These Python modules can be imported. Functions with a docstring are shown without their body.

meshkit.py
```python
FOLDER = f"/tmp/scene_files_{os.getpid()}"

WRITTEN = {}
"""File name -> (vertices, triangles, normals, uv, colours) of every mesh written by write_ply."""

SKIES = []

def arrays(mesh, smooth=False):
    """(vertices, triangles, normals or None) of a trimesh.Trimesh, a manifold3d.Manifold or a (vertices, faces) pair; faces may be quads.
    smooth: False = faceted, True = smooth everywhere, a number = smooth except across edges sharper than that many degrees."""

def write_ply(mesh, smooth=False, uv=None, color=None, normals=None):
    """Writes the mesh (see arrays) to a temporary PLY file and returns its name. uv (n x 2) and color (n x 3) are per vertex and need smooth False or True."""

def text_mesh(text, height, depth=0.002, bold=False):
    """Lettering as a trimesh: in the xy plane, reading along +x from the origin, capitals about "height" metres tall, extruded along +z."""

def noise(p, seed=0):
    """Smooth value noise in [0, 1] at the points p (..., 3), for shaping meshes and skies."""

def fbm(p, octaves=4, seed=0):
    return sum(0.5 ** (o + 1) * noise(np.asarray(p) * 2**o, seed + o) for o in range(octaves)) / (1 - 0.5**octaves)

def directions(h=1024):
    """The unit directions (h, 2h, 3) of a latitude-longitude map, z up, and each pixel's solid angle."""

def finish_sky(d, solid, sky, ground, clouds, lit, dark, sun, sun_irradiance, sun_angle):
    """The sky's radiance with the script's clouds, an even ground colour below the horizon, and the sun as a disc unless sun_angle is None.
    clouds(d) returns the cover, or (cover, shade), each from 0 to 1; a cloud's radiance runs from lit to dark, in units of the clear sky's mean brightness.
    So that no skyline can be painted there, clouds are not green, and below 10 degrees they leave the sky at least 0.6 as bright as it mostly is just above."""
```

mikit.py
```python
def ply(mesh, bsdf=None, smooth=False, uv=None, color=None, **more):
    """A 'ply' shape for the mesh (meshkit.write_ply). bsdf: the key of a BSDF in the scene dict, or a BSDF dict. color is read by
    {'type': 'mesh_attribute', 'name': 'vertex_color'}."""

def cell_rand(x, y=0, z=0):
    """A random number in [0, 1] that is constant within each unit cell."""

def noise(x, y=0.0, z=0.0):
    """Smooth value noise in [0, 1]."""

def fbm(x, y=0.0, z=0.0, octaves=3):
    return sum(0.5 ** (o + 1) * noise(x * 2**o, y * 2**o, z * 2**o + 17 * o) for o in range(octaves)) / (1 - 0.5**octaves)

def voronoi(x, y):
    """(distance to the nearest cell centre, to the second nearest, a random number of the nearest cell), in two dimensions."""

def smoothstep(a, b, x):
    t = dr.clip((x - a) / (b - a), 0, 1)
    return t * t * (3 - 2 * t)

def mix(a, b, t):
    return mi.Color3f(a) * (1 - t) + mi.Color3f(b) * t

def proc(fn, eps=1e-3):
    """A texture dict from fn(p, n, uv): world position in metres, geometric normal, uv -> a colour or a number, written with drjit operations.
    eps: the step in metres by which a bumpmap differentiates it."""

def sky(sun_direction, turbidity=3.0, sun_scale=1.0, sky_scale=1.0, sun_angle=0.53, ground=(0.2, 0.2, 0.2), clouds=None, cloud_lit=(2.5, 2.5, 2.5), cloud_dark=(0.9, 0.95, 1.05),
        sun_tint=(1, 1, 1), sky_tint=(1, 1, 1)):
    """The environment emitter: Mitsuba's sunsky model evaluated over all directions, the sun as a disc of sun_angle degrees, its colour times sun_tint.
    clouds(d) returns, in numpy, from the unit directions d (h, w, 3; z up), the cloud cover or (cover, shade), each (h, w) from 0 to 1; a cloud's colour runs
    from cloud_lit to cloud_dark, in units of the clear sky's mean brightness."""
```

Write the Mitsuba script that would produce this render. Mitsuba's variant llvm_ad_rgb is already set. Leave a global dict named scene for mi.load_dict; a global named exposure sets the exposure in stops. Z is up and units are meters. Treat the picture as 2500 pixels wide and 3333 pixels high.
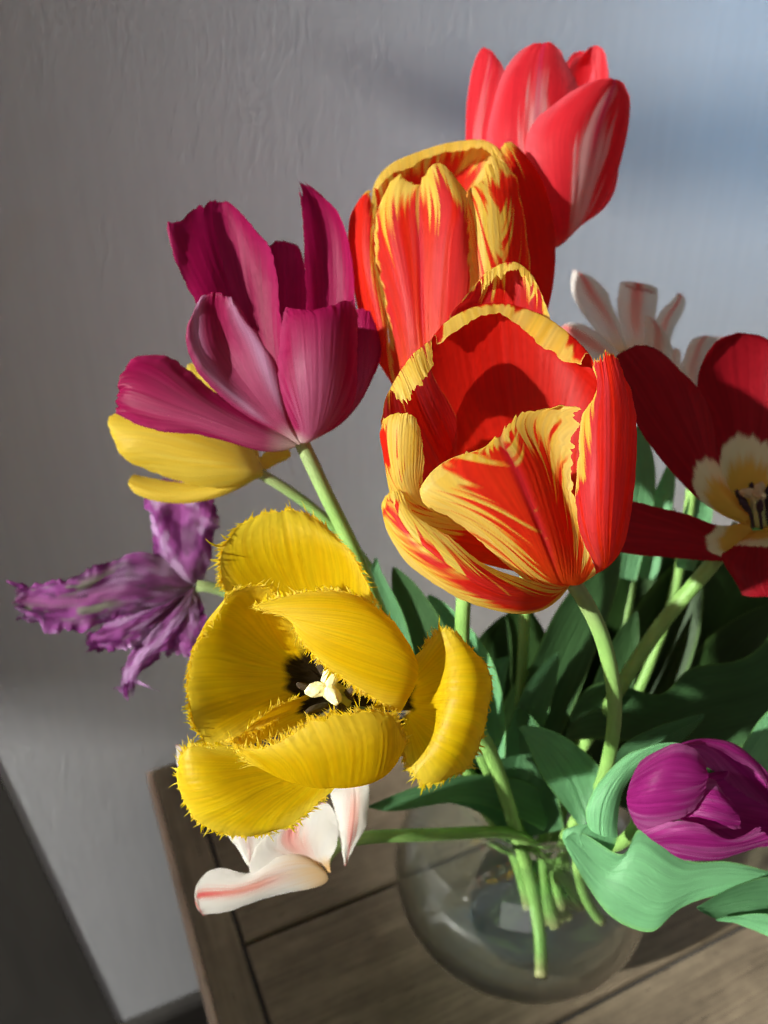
import math
import numpy as np, trimesh, drjit as dr, mitsuba as mi, mikit, meshkit
from mikit import proc, noise, fbm, smoothstep, mix
from scipy.interpolate import make_interp_spline

T = mi.ScalarTransform4f
scene, labels = {}, {}

# ------------------------------------------------------------------ camera
PITCH = math.radians(27)
TABLE = 0.40
EYE = [0, 0, TABLE + .425]
scene['camera'] = {
    'type': 'thinlens', 'fov': 2 * math.degrees(math.atan(1250 / 2560)), 'fov_axis': 'x',
    'to_world': T().look_at(origin=EYE, target=[0, math.cos(PITCH), EYE[2] - math.sin(PITCH)], up=[0, 0, 1]),
    'aperture_radius': .0013, 'focus_distance': .222, 'near_clip': .01, 'far_clip': 20.0}

# ------------------------------------------------------------------ light: low sun through a window behind the camera's left shoulder
SUN = np.array([-.785, -.505, .36]); SUN /= np.linalg.norm(SUN)
AIM = np.array([.02, .27, .60])

def facing(centre, target):
    return T().look_at(origin=list(map(float, centre)), target=list(map(float, target)), up=[0, 0, 1])

scene['sun_lamp'] = {'type': 'disk', 'to_world': facing(AIM + SUN * 60.0, AIM) @ T().scale([.68, .68, 1]),
                     'emitter': {'type': 'area', 'radiance': {'type': 'rgb', 'value': [16200, 15900, 15200]}}}
scene['fill_panel'] = {'type': 'rectangle', 'to_world': facing([-.35, -1.7, 1.5], [0, .3, .5]) @ T().scale([.5, .5, 1]),
                         'emitter': {'type': 'area', 'radiance': {'type': 'rgb', 'value': [.84, .81, .80]}}}  # added soft fill behind the camera, not a real window pane
scene['wall_fill_spot'] = {'type': 'spot', 'to_world': facing([1.25, .35, 1.15], [.37, .69, .89]), 'cutoff_angle': 18.0, 'beam_width': 6.0,
                      'intensity': {'type': 'rgb', 'value': [.42, 1.05, 1.8]}}  # added cool spot that tints the right part of the wall
scene['room_light'] = {'type': 'constant', 'radiance': {'type': 'rgb', 'value': [.100, .088, .082]}}
for k_, t_ in (('sun_lamp', 'round lamp standing for the low sun outside the frame'), ('fill_panel', 'soft fill panel added outside the frame')):
    labels[k_] = {'label': t_, 'category': 'lamp', 'kind': 'structure'}
exposure = 0.0

# boards added outside the frame to block and shape the sunlight
EH = np.array([-SUN[1], SUN[0], 0]); EH /= np.linalg.norm(EH); EV = np.cross(EH, SUN); EV *= np.sign(EV[2])
def sun_board(h0, h1, v0, v1, dist, thick=.02):
    base = SUN * (AIM @ SUN + dist)
    c = np.array([base + EH * h + EV * v + SUN * w for w in (0, thick) for h, v in ((h0, v0), (h1, v0), (h1, v1), (h0, v1))])
    return trimesh.convex.convex_hull(c)

# ------------------------------------------------------------------ materials
VC = {'type': 'mesh_attribute', 'name': 'vertex_color'}
def thin(trans, gloss, alpha):
    """A thin translucent sheet with a satin surface."""
    return {'type': 'blendbsdf', 'weight': gloss, 'sheet': {'type': 'principledthin', 'base_color': VC, 'roughness': .6, 'diff_trans': trans, 'eta': 1.3, 'spec_trans': 0.0},
            'shine': {'type': 'twosided', 'b': {'type': 'roughconductor', 'material': 'none', 'alpha': alpha, 'distribution': 'ggx'}}}
scene['petal_satin'] = thin(1.0, .010, .24)
scene['petal_gloss'] = thin(1.05, .011, .20)
scene['fringe_skin'] = thin(1.1, .012, .35)
scene['petal_soft'] = thin(.8, .014, .3)
scene['leaf_wax'] = thin(.5, .026, .32)
scene['stem_skin'] = {'type': 'principled', 'base_color': VC, 'roughness': .5, 'specular': .4}
scene['flower_heart'] = {'type': 'principled', 'base_color': VC, 'roughness': .7}
scene['glass'] = {'type': 'dielectric', 'int_ior': 1.5, 'ext_ior': 1.0}
scene['glass_sheet'] = {'type': 'thindielectric', 'int_ior': 1.5, 'specular_transmittance': {'type': 'rgb', 'value': [.955, .985, .965]}}
scene['water_sheet'] = {'type': 'thindielectric', 'int_ior': 1.33, 'specular_transmittance': {'type': 'rgb', 'value': [.97, .99, .975]}}

C0 = np.array([-.16846, .42032, TABLE]); D1 = np.array([-.41875, .90810, 0]); D2 = np.array([.90810, .41875, 0])

def lin(r, g, b):
    c = np.array([r, g, b]) / 255.
    return [float(x) for x in np.where(c < .04045, c / 12.92, ((c + .055) / 1.055) ** 2.4)]

def local(p):   # metres along the table's back edge, and from it towards the viewer
    x, y = p.x - float(C0[0]), p.y - float(C0[1])
    return x * float(D2[0]) + y * float(D2[1]), -(x * float(D1[0]) + y * float(D1[1]))

def wood(along, col_a, col_b, seed):
    def fn(p, n, uv):
        a, b = local(p)
        l, w = (a, b) if along else (b, a)
        g = fbm(l * 9 + seed, w * 160, p.z * 160, 3)
        f_ = fbm(l * 40 + seed, w * 900, p.z * 300, 2)
        s = fbm(l * 30 + seed, w * 55, 3.0, 3)
        t = dr.clip(.5 + .9 * (g - .5) + .7 * (f_ - .5) + .5 * (fbm(l * 160, w * 220, 5.0, 3) - .5), 0, 1)
        c = mix(col_a, col_b, t)
        return c * (.78 + .44 * s) * (1 - .35 * smoothstep(.74, .80, fbm(l * 60 + 3 * seed, w * 420, 1.5, 2)))
    return fn
def wood_bump(along):
    def fn(p, n, uv):
        a, b = local(p)
        l, w = (a, b) if along else (b, a)
        return fbm(l * 25, w * 700, p.z * 300, 3)
    return fn
wa, wb = tuple(lin(118, 105, 86)), tuple(lin(154, 139, 115))
for nm, al, sd in (('plank_wood', True, 0.), ('end_wood', False, 5.)):
    scene[nm] = {'type': 'bumpmap', 'arbitrary': proc(wood_bump(al), 2e-4), 'scale': .00035,
                 'bsdf': {'type': 'principled', 'base_color': proc(wood(al, wa, wb, sd)), 'roughness': .55, 'specular': .35}}
scene['lit_edge_wood'] = {'type': 'principled', 'base_color': proc(wood(False, tuple(lin(215, 188, 165)), tuple(lin(238, 215, 195)), 9.)), 'roughness': .6}  # colour lightened so the table's left edge looks lit

def paint_relief(p, n, uv):
    a, b = local(p)
    return .5 * fbm(a * 760, p.z * 190, 1.0, 2) + .5 * fbm(a * 1400, p.z * 650, 7.0, 2)
def paint_tone(p, n, uv):
    a, b = local(p)
    return mix((.645, .66, .68), (.695, .71, .73), fbm(a * 260, p.z * 22, 2.0, 3))
scene['wall_paint'] = {'type': 'twosided', 'b': {'type': 'bumpmap', 'arbitrary': proc(paint_relief, 2e-4), 'scale': .00028,
                       'bsdf': {'type': 'principled', 'base_color': proc(paint_tone), 'roughness': .5, 'specular': .35}}}
def grain(p, n, uv):
    return mix((.055, .052, .047), (.085, .08, .07), fbm(p.x * 60, p.y * 60, p.z * 9, 3))
scene['dark_board'] = {'type': 'principled', 'base_color': proc(grain), 'roughness': .5}
scene['floor_boards'] = {'type': 'principled', 'base_color': proc(grain), 'roughness': .6}

# ------------------------------------------------------------------ helpers
def put(key, mesh, bsdf, smooth=False, **k):
    scene[key] = mikit.ply(mesh, bsdf, smooth, **k)
def tag(key, label=None, category=None, group=None, kind=None):
    labels[key] = {a: b for a, b in (('label', label), ('category', category), ('group', group), ('kind', kind)) if b}
COUNT = {}
def numbered(k):
    n = COUNT.get(k, 0); COUNT[k] = n + 1
    return k if n == 0 else f'{k}_{n:03d}'

def n2(x, y, seed=0):
    return meshkit.noise(np.stack(np.broadcast_arrays(x, y, 0. * np.asarray(x)), -1), seed)
def f2(x, y, seed=0, o=3):
    return sum(.5 ** (i + 1) * n2(x * 2 ** i, y * 2 ** i, seed + 7 * i) for i in range(o)) / (1 - .5 ** o)
def ss(a, b, x):
    t = np.clip((x - a) / (b - a), 0, 1); return t * t * (3 - 2 * t)
def mx(a, b, t):
    return np.asarray(a) * (1 - t[..., None]) + np.asarray(b) * t[..., None]

def read(text, cols):
    return np.array(text.split(), float).reshape(-1, cols, 3) * 1e-5

def surface(rows, nu, nv):
    """A smooth sheet through a net of points, rows from base to tip."""
    nr, nc = rows.shape[:2]
    t = np.concatenate([[0], np.cumsum(np.sqrt(np.linalg.norm(np.diff(rows, axis=0), axis=2).mean(1)))]); t /= t[-1]
    v = np.linspace(0, 1, nv + 1); u = np.linspace(0, 1, nu + 1)
    a = make_interp_spline(t, rows, k=min(3, nr - 1), axis=0)(v)
    b = make_interp_spline(np.linspace(0, 1, nc), a, k=min(3, nc - 1), axis=1)(u)
    vv, uu = np.meshgrid(v, u, indexing='ij')
    return b, uu, vv

def normals(P):
    n = np.cross(np.gradient(P, axis=1), np.gradient(P, axis=0))
    return n / np.maximum(np.linalg.norm(n, axis=2, keepdims=True), 1e-12)

def quads(nv, nu):
    i = np.arange(nv)[:, None] * (nu + 1) + np.arange(nu)
    return np.stack([i, i + 1, i + nu + 2, i + nu + 1], -1).reshape(-1, 4)

# ------------------------------------------------------------------ petal colours: functions of the petal's own coordinates
def veins(u, v):
    return (2 * u - 1) / (.35 + v)

def c_flame(u, v, o):
    s = o.get('seed', 0); x = 2 * u - 1; q = veins(u, v); ax = np.abs(x)
    L, R, Tt = o.get('L', .3), o.get('R', .3), o.get('T', .3)
    red = mx((.70, .008, .006), (.82, .017, .007), f2(q * 12, v * 2.5, s))
    g = o.get('glow', .4)
    red = mx(red, (.88, .16, .008), np.clip(.75 * g * ss(.5, .0, v) + .3 * g * (f2(q * 6, v * 2, s + 3) - .4), 0, .8))
    if o.get('deep'): red = mx(red, (.56, .0015, .003), .85 * ss(.1, .7, v))
    bl = o.get('bloom', 0) * ss(.42, .85, f2(q * 7, v * 3, s + 9) + .3 * ax) * .7
    red = mx(red, (.56, .06, .10), np.clip(bl, 0, .7))
    m_ = v - .42 * ax ** 1.5 + 4 * (x > 0)          # lines that run out to the margin at a slant
    tick = 1.5 * (n2(m_ * 15, ax * 1.2, s + 1) - .5) + 1.1 * (n2(m_ * 38, ax * 2, s + 2) - .5) + .5 * (n2(m_ * 85, ax * 3, s + 6) - .5)
    tipn = 1.3 * (f2(q * 13, v * 1.6, s + 3) - .5) + .7 * (n2(q * 42, v * 2, s + 4) - .5)
    ev = o.get('even', 0); slow = lambda f, k: ev + (1 - ev) * (.1 + 1.8 * ss(.2, .8, n2(f * 5, f * 0 + k, s + 30 + k)))
    side = np.minimum((1 + x) / np.maximum(L * slow(v, 1), 1e-3), (1 - x) / np.maximum(R * slow(v, 2), 1e-3))
    tip = (1 - v) / np.maximum(Tt * slow(u, 3), 1e-3)
    m = np.maximum(ss(1.25, .75, side + 1.15 * tick * np.where(x < 0, o.get('tkl', 1), o.get('tkr', 1))), ss(1.2, .8, tip + 1.2 * tipn))
    yel = mx((.82, .56, .03), (.86, .69, .17), np.clip(f2(q * 26, v * 3, s + 4) + .35 * (side < .4), 0, 1))
    edge = np.exp(-((m - .5) / .3) ** 2)
    c = mx(mx(red, yel, m), (.86, .24, .012), .5 * edge)
    if o.get('crease'):
        c = mx(c, (.48, .02, .05), .55 * np.exp(-(x / .05) ** 2) * ss(.15, .5, v))
    return c * (.90 + .2 * n2(q * 60, v * 5, s + 8))[..., None]

def c_pink(u, v, o):
    s = o['seed']; x = 2 * u - 1; q = veins(u, v)
    c = mx((.74, .016, .032), (.80, .042, .055), f2(q * 9, v * 2, s))
    edge = ss(.55, 1.0, np.abs(x) + .12 * ss(.6, 1, v))
    c = mx(c, (.86, .18, .22), .55 * edge)
    w = o.get('white', 0)
    st = ss(.34, .08, np.abs(x - .12) + .5 * (f2(q * 13, v * 3, s + 2) - .5) + .55 * np.maximum(v - .5, 0)) * ss(.05, .3, v) * ss(1.0, .8, v)
    ce = np.exp(-((x - .15) / .06) ** 2) * ss(.35, .6, v)
    c = mx(c, (.80, .56, .54), np.clip(st * w * 1.1, 0, .95))
    c = mx(c, (.72, .03, .14), .9 * ce * w)
    return mx(c, (.72, .42, .36), .7 * ss(.22, .0, v)) * (.94 + .12 * n2(q * 50, v * 4, s))[..., None]

def c_magenta(u, v, o):
    s = o['seed']; x = 2 * u - 1; q = veins(u, v); pale = o.get('pale', 0)
    c = mx((.30, .004, .060), (.42, .010, .105), f2(q * 12, v * 2, s))
    c = mx(c, (.46, .018, .13), .6 * ss(.6, 1, np.abs(x)))
    b = np.clip(pale * (ss(.9, .35, np.abs(x) + .8 * (f2(q * 10, v * 1.5, s + 4) - .5)) * ss(.95, .35, v) + .3 * ss(.75, 1, np.abs(x))), 0, .9)
    c = mx(c, (.58, .22, .36), b)
    if o.get('rimsheen'): c = mx(c, (.60, .34, .52), .8 * np.exp(-((np.abs(x) - .62) / .2) ** 2) * ss(.12, .3, v) * (.5 + .7 * n2(q * 9, v * 2, s + 12)))  # pale bands paint a sheen along the petal margins
    c = mx(c, (.72, .60, .55), .8 * ss(.16, .0, v))
    return c * (.88 + .24 * n2(q * 45, v * 3, s + 6))[..., None]

def c_yellow(u, v, o):
    s = o['seed']; q = veins(u, v)
    c = mx((.80, .56, .03), (.84, .66, .10), f2(q * 9, v * 2, s))
    return mx(c, (.62, .60, .22), .6 * ss(.25, .0, v)) * (.94 + .1 * n2(q * 40, v * 3, s))[..., None]

def c_fringed(u, v, o):
    s = o['seed']; q = veins(u, v); x = 2 * u - 1
    c = mx((.85, .54, .001), (.88, .64, .005), f2(q * 12, v * 2.5, s))
    c = mx(c, (.88, .70, .06), .6 * ss(.7, 1, np.maximum(np.abs(x), v)))
    c = c * (.90 + .2 * n2(q * 55, v * 4, s + 3))[..., None]
    b = o.get('blotch', 0)
    if b:
        d = v / b + .30 * np.abs(x) ** 2 + .30 * (f2(q * 4, v * 4, s + 5) - .5)
        c = mx(c, (.020, .012, .004), ss(1.12, .92, d))
    return c

def c_parrot(u, v, o):
    s = o['seed']; x = 2 * u - 1; q = veins(u, v)
    c = mx((.13, .012, .11), (.40, .09, .37), ss(.25, .7, f2(u * 6, v * 8, s)))
    c = mx(c, (.66, .42, .70), np.clip(o.get('pale', 0) * 2.2 * ss(.45, .8, f2(u * 5, v * 5, s + 3)), 0, .8))
    c = mx(c, (.56, .18, .45), .8 * np.exp(-(x / .28) ** 2) * ss(.2, .5, v) * o.get('green', 0))
    gm = ss(.52, .66, f2(u * 7, v * 9, s + 8)) * np.exp(-((np.abs(x) - .5) / .25) ** 2) * o.get('green', 0) * ss(.3, .5, v)
    c = mx(c, (.30, .36, .22), .9 * gm)
    c = mx(c, (.05, .03, .05), .75 * ss(.62, .8, f2(u * 9 + 4, v * 12, s + 11)) * o.get('green', 0))
    c = mx(c, (.14, .11, .07), np.clip(ss(.42, .0, v) * (.55 + o.get('dull', 0)), 0, .85))
    return c * (.85 + .3 * n2(q * 30, v * 6, s))[..., None]

def c_lily(u, v, o):
    s = o['seed']; x = 2 * u - 1; q = veins(u, v)
    c = mx((.84, .80, .70), (.80, .78, .72), f2(q * 8, v * 2, s))
    st = o.get('stripe', .2)
    m = ss(.42, .04, np.abs(x) + .45 * (f2(q * 14, v * 3, s + 2) - .5)) * ss(.2, .5, v)
    c = mx(c, (.84, .30, .23), np.clip(1.0 * m * st, 0, .9))
    c = mx(c, (.84, .12, .12), np.clip(.9 * st * np.exp(-(x / .10) ** 2) * ss(.45, .8, v), 0, .9))
    c = mx(c, (.84, .45, .34), .4 * st * ss(.8, .2, np.abs(x)) * ss(.1, .4, v) * ss(.8, .4, v))
    c = mx(c, (.86, .44, .02), np.clip(o.get('orange', 0) * ss(.42, .12, v + .15 * f2(q * 8, v * 2, s + 5)), 0, .95))
    c = mx(c, (.62, .14, .14), .8 * ss(.965, 1, v))
    if o.get('dull'): c = mx(c, (.66, .30, .28), .45 * o['dull'] * m)
    return c

def c_red(u, v, o):
    s = o['seed']; x = 2 * u - 1; q = veins(u, v)
    c = mx((.27, .003, .010), (.38, .007, .016), f2(q * 9, v * 2, s)) * (.9 + .2 * n2(q * 45, v * 3, s + 2))[..., None]
    k = o['cream']
    d = v / (k * 1.1) + .35 * x ** 2 + .16 * (f2(q * 6, v * 5, s + 5) - .5)
    c = mx(c, (.80, .70, .44), ss(1.06, .97, d))
    return mx(c, (.72, .38, .02), .9 * ss(.86, .62, d))

def c_violet(u, v, o):
    s = o['seed']; x = 2 * u - 1; q = veins(u, v)
    c = mx((.29, .012, .16), (.44, .03, .25), f2(q * 11, v * 2, s))
    c = mx(c, (.68, .30, .56), np.clip(o.get('pale', 0) * .9 * (ss(.4, .75, f2(q * 5, v * 2, s + 3)) + .6 * ss(.7, 1, np.abs(x))), 0, .8))
    return c * (.86 + .28 * n2(q * 48, v * 4, s + 5))[..., None]

STYLE = {'flame': (c_flame, 'petal_satin'), 'pink': (c_pink, 'petal_satin'), 'magenta': (c_magenta, 'petal_satin'), 'yellow': (c_yellow, 'petal_satin'),
         'fringed': (c_fringed, 'petal_gloss'), 'parrot': (c_parrot, 'petal_satin'), 'lily': (c_lily, 'petal_soft'), 'red': (c_red, 'petal_soft'), 'violet': (c_violet, 'petal_satin')}

def shape_petal(rows, o, nu, nv):
    P, u, v = surface(rows, nu, nv)
    s = o.get('seed', 0); x = 2 * u - 1; q = veins(u, v)
    N = normals(P); W = np.linalg.norm(P[:, -1] - P[:, 0], axis=1)[:, None]
    body = ss(0, .2, v)
    rim = np.maximum(ss(.62, 1, np.abs(x)) * ss(.25, .6, v), ss(.82, 1, v))
    h = o.get('rib', .12) * ((n2(q * 24, v * 3, s + 20) - .5) + .6 * (n2(q * 60, v * 3, s + 21) - .5)) * body
    h += .9 * (f2(u * 3, v * 3.5, s + 22, 2) - .5) * body * o.get('lump', 1)
    if o.get('wave'): h += o['wave'] * (2.2 * (f2(u * 4, v * 7, s + 40, 2) - .5) + .9 * (n2(u * 9, v * 15, s + 41) - .5)) * body * (.35 + .65 * np.abs(x))
    h -= .55 * o.get('crease', .35) * np.exp(-(x / .045) ** 2) * ss(.1, .4, v) * (1 - .5 * v)
    rf = o.get('rf', 11)
    along = np.where(ss(.82, 1, v) > ss(.62, 1, np.abs(x)), u * 1.3, v + 3 * (x > 0))
    h += o.get('ruf', .22) * 2.0 * rim * (n2(along * rf, along * 0, s + 23) - .5)
    h += o.get('ruf', .22) * .8 * rim * (n2(along * rf * 2.7, along * 0, s + 24) - .5)
    P = P + N * h[..., None] * 1e-3
    j = o.get('jag', .012)
    if j:
        du = np.gradient(P, axis=1) * nu / 2; dv = np.gradient(P, axis=0) * nv
        e = j * (1.2 * (n2(v * 34, x * 0 + (x > 0), s + 25) - .3) + .9 * (n2(v * 90, x * 0 + (x > 0), s + 26) - .3))
        P = P - du * (np.sign(x) * e * ss(.6, 1, np.abs(x)) ** 2 * ss(.25, .5, v))[..., None]
        e2 = j * (1.2 * (n2(u * 14, u * 0, s + 27) - .3) + .9 * (n2(u * 40, u * 0, s + 28) - .3))
        P = P - dv * (.8 * e2 * ss(.8, 1, v) ** 2)[..., None]
    return P, u, v

def fringe(P, n, seed):
    """Fine curved teeth along a petal's rim."""
    rng = np.random.default_rng(seed); nv, nu = P.shape[0] - 1, P.shape[1] - 1
    a = int(nv * .38); path, inner = [], []
    for i in range(a, nv): path.append(P[i, 0]); inner.append(P[i, 3])
    for j in range(0, nu): path.append(P[nv, j]); inner.append(P[nv - 3, min(max(j, 2), nu - 2)])
    for i in range(nv, a, -1): path.append(P[i, nu]); inner.append(P[i, nu - 3])
    path, inner = np.array(path), np.array(inner)
    L = np.concatenate([[0], np.cumsum(np.linalg.norm(np.diff(path, axis=0), axis=1))])
    V, Fc, col = [], [], []
    for t in np.sort(rng.uniform(0, L[-1], n)):
        i = min(np.searchsorted(L, t), len(path) - 1)
        p = path[i]; out = p - inner[i]; out /= np.linalg.norm(out) + 1e-9
        al = path[min(i + 2, len(path) - 1)] - path[max(i - 2, 0)]; al /= np.linalg.norm(al) + 1e-9
        nn = np.cross(out, al); nn /= np.linalg.norm(nn) + 1e-9
        ln = rng.gamma(5, .31) * 1e-3 * (1.5 if rng.random() < .12 else 1); w = rng.uniform(.26, .62) * 1e-3
        d = out + rng.normal(0, .30) * al + rng.normal(0, .38) * nn; d /= np.linalg.norm(d)
        bend = rng.normal(0, .5) * nn + rng.normal(0, .35) * al
        b = len(V)
        for k, f in enumerate((0, .4, .75)):
            c = p - out * 3e-4 + d * ln * f + bend * ln * f * f * .6; r = w * (1 - f * .8)
            V += [c + al * r, c - al * r * .8 + nn * r * .35, c - al * r * .2 - nn * r * .4]
        V.append(p + d * ln + bend * ln * .6)
        for k in range(2):
            for m in range(3):
                x0, x1 = b + 3 * k + m, b + 3 * k + (m + 1) % 3
                Fc += [[x0, x1, x1 + 3], [x0, x1 + 3, x0 + 3]]
        for m in range(3): Fc.append([b + 6 + m, b + 6 + (m + 1) % 3, b + 9])
        c = np.array([.89, .70, .03]) * (1 - .0) + rng.uniform(-.05, .08) * np.array([1, 1, .9])
        col += [np.clip(c, 0, .92)] * 10
    return (np.array(V), np.array(Fc)), np.array(col)

def tube(points, radius, n=14, per=10, taper=None):
    pts = np.asarray(points)
    t = np.concatenate([[0], np.cumsum(np.linalg.norm(np.diff(pts, axis=0), axis=1))])
    m = per * (len(pts) - 1)
    c = make_interp_spline(t, pts, k=min(3, len(pts) - 1), axis=0)(np.linspace(0, t[-1], m + 1))
    tg = np.gradient(c, axis=0); tg /= np.linalg.norm(tg, axis=1)[:, None]
    a = np.cross(tg[0], [.3, .5, .8]); a /= np.linalg.norm(a); V = []
    f = np.linspace(0, 1, m + 1)
    for i in range(m + 1):
        a = a - tg[i] * (a @ tg[i]); a /= np.linalg.norm(a); b = np.cross(tg[i], a)
        th = np.linspace(0, 2 * np.pi, n, endpoint=False)
        r = radius * (1 if taper is None else taper(f[i])) * (1 + .05 * np.sin(3 * th + 4 * f[i]))
        V.append(c[i] + r[:, None] * (np.cos(th)[:, None] * a + np.sin(th)[:, None] * b))
    V = np.array(V).reshape(-1, 3); Fc = []
    for i in range(m):
        for j in range(n):
            k = (j + 1) % n
            Fc += [[i * n + j, i * n + k, (i + 1) * n + k], [i * n + j, (i + 1) * n + k, (i + 1) * n + j]]
    for base, rev in ((0, True), (m * n, False)):
        cc = len(V); V = np.vstack([V, V[base:base + n].mean(0)])
        for j in range(n):
            k = (j + 1) % n
            Fc.append([cc, base + k, base + j] if rev else [cc, base + j, base + k])
    fr = np.concatenate([np.repeat(f, n), [0, 1]])
    return (V, np.array(Fc)), fr

def blob(centre, radii, axis, seed, col, rough=.12):
    m = trimesh.creation.icosphere(subdivisions=3); v = np.array(m.vertices)
    v = v * (1 + rough * 2 * (meshkit.fbm(v * 2.2 + seed, 3, seed) - .5))[:, None] * np.array(radii)
    z = np.asarray(axis, float); z /= np.linalg.norm(z); x = np.cross(z, [.2, .9, .3]); x /= np.linalg.norm(x); y = np.cross(z, x)
    v = centre + v[:, :1] * x + v[:, 1:2] * y + v[:, 2:] * z
    return (v, np.array(m.faces)), np.clip(np.asarray(col) * (.9 + .2 * meshkit.noise(v * 900, seed))[:, None], 0, 1)

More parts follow.
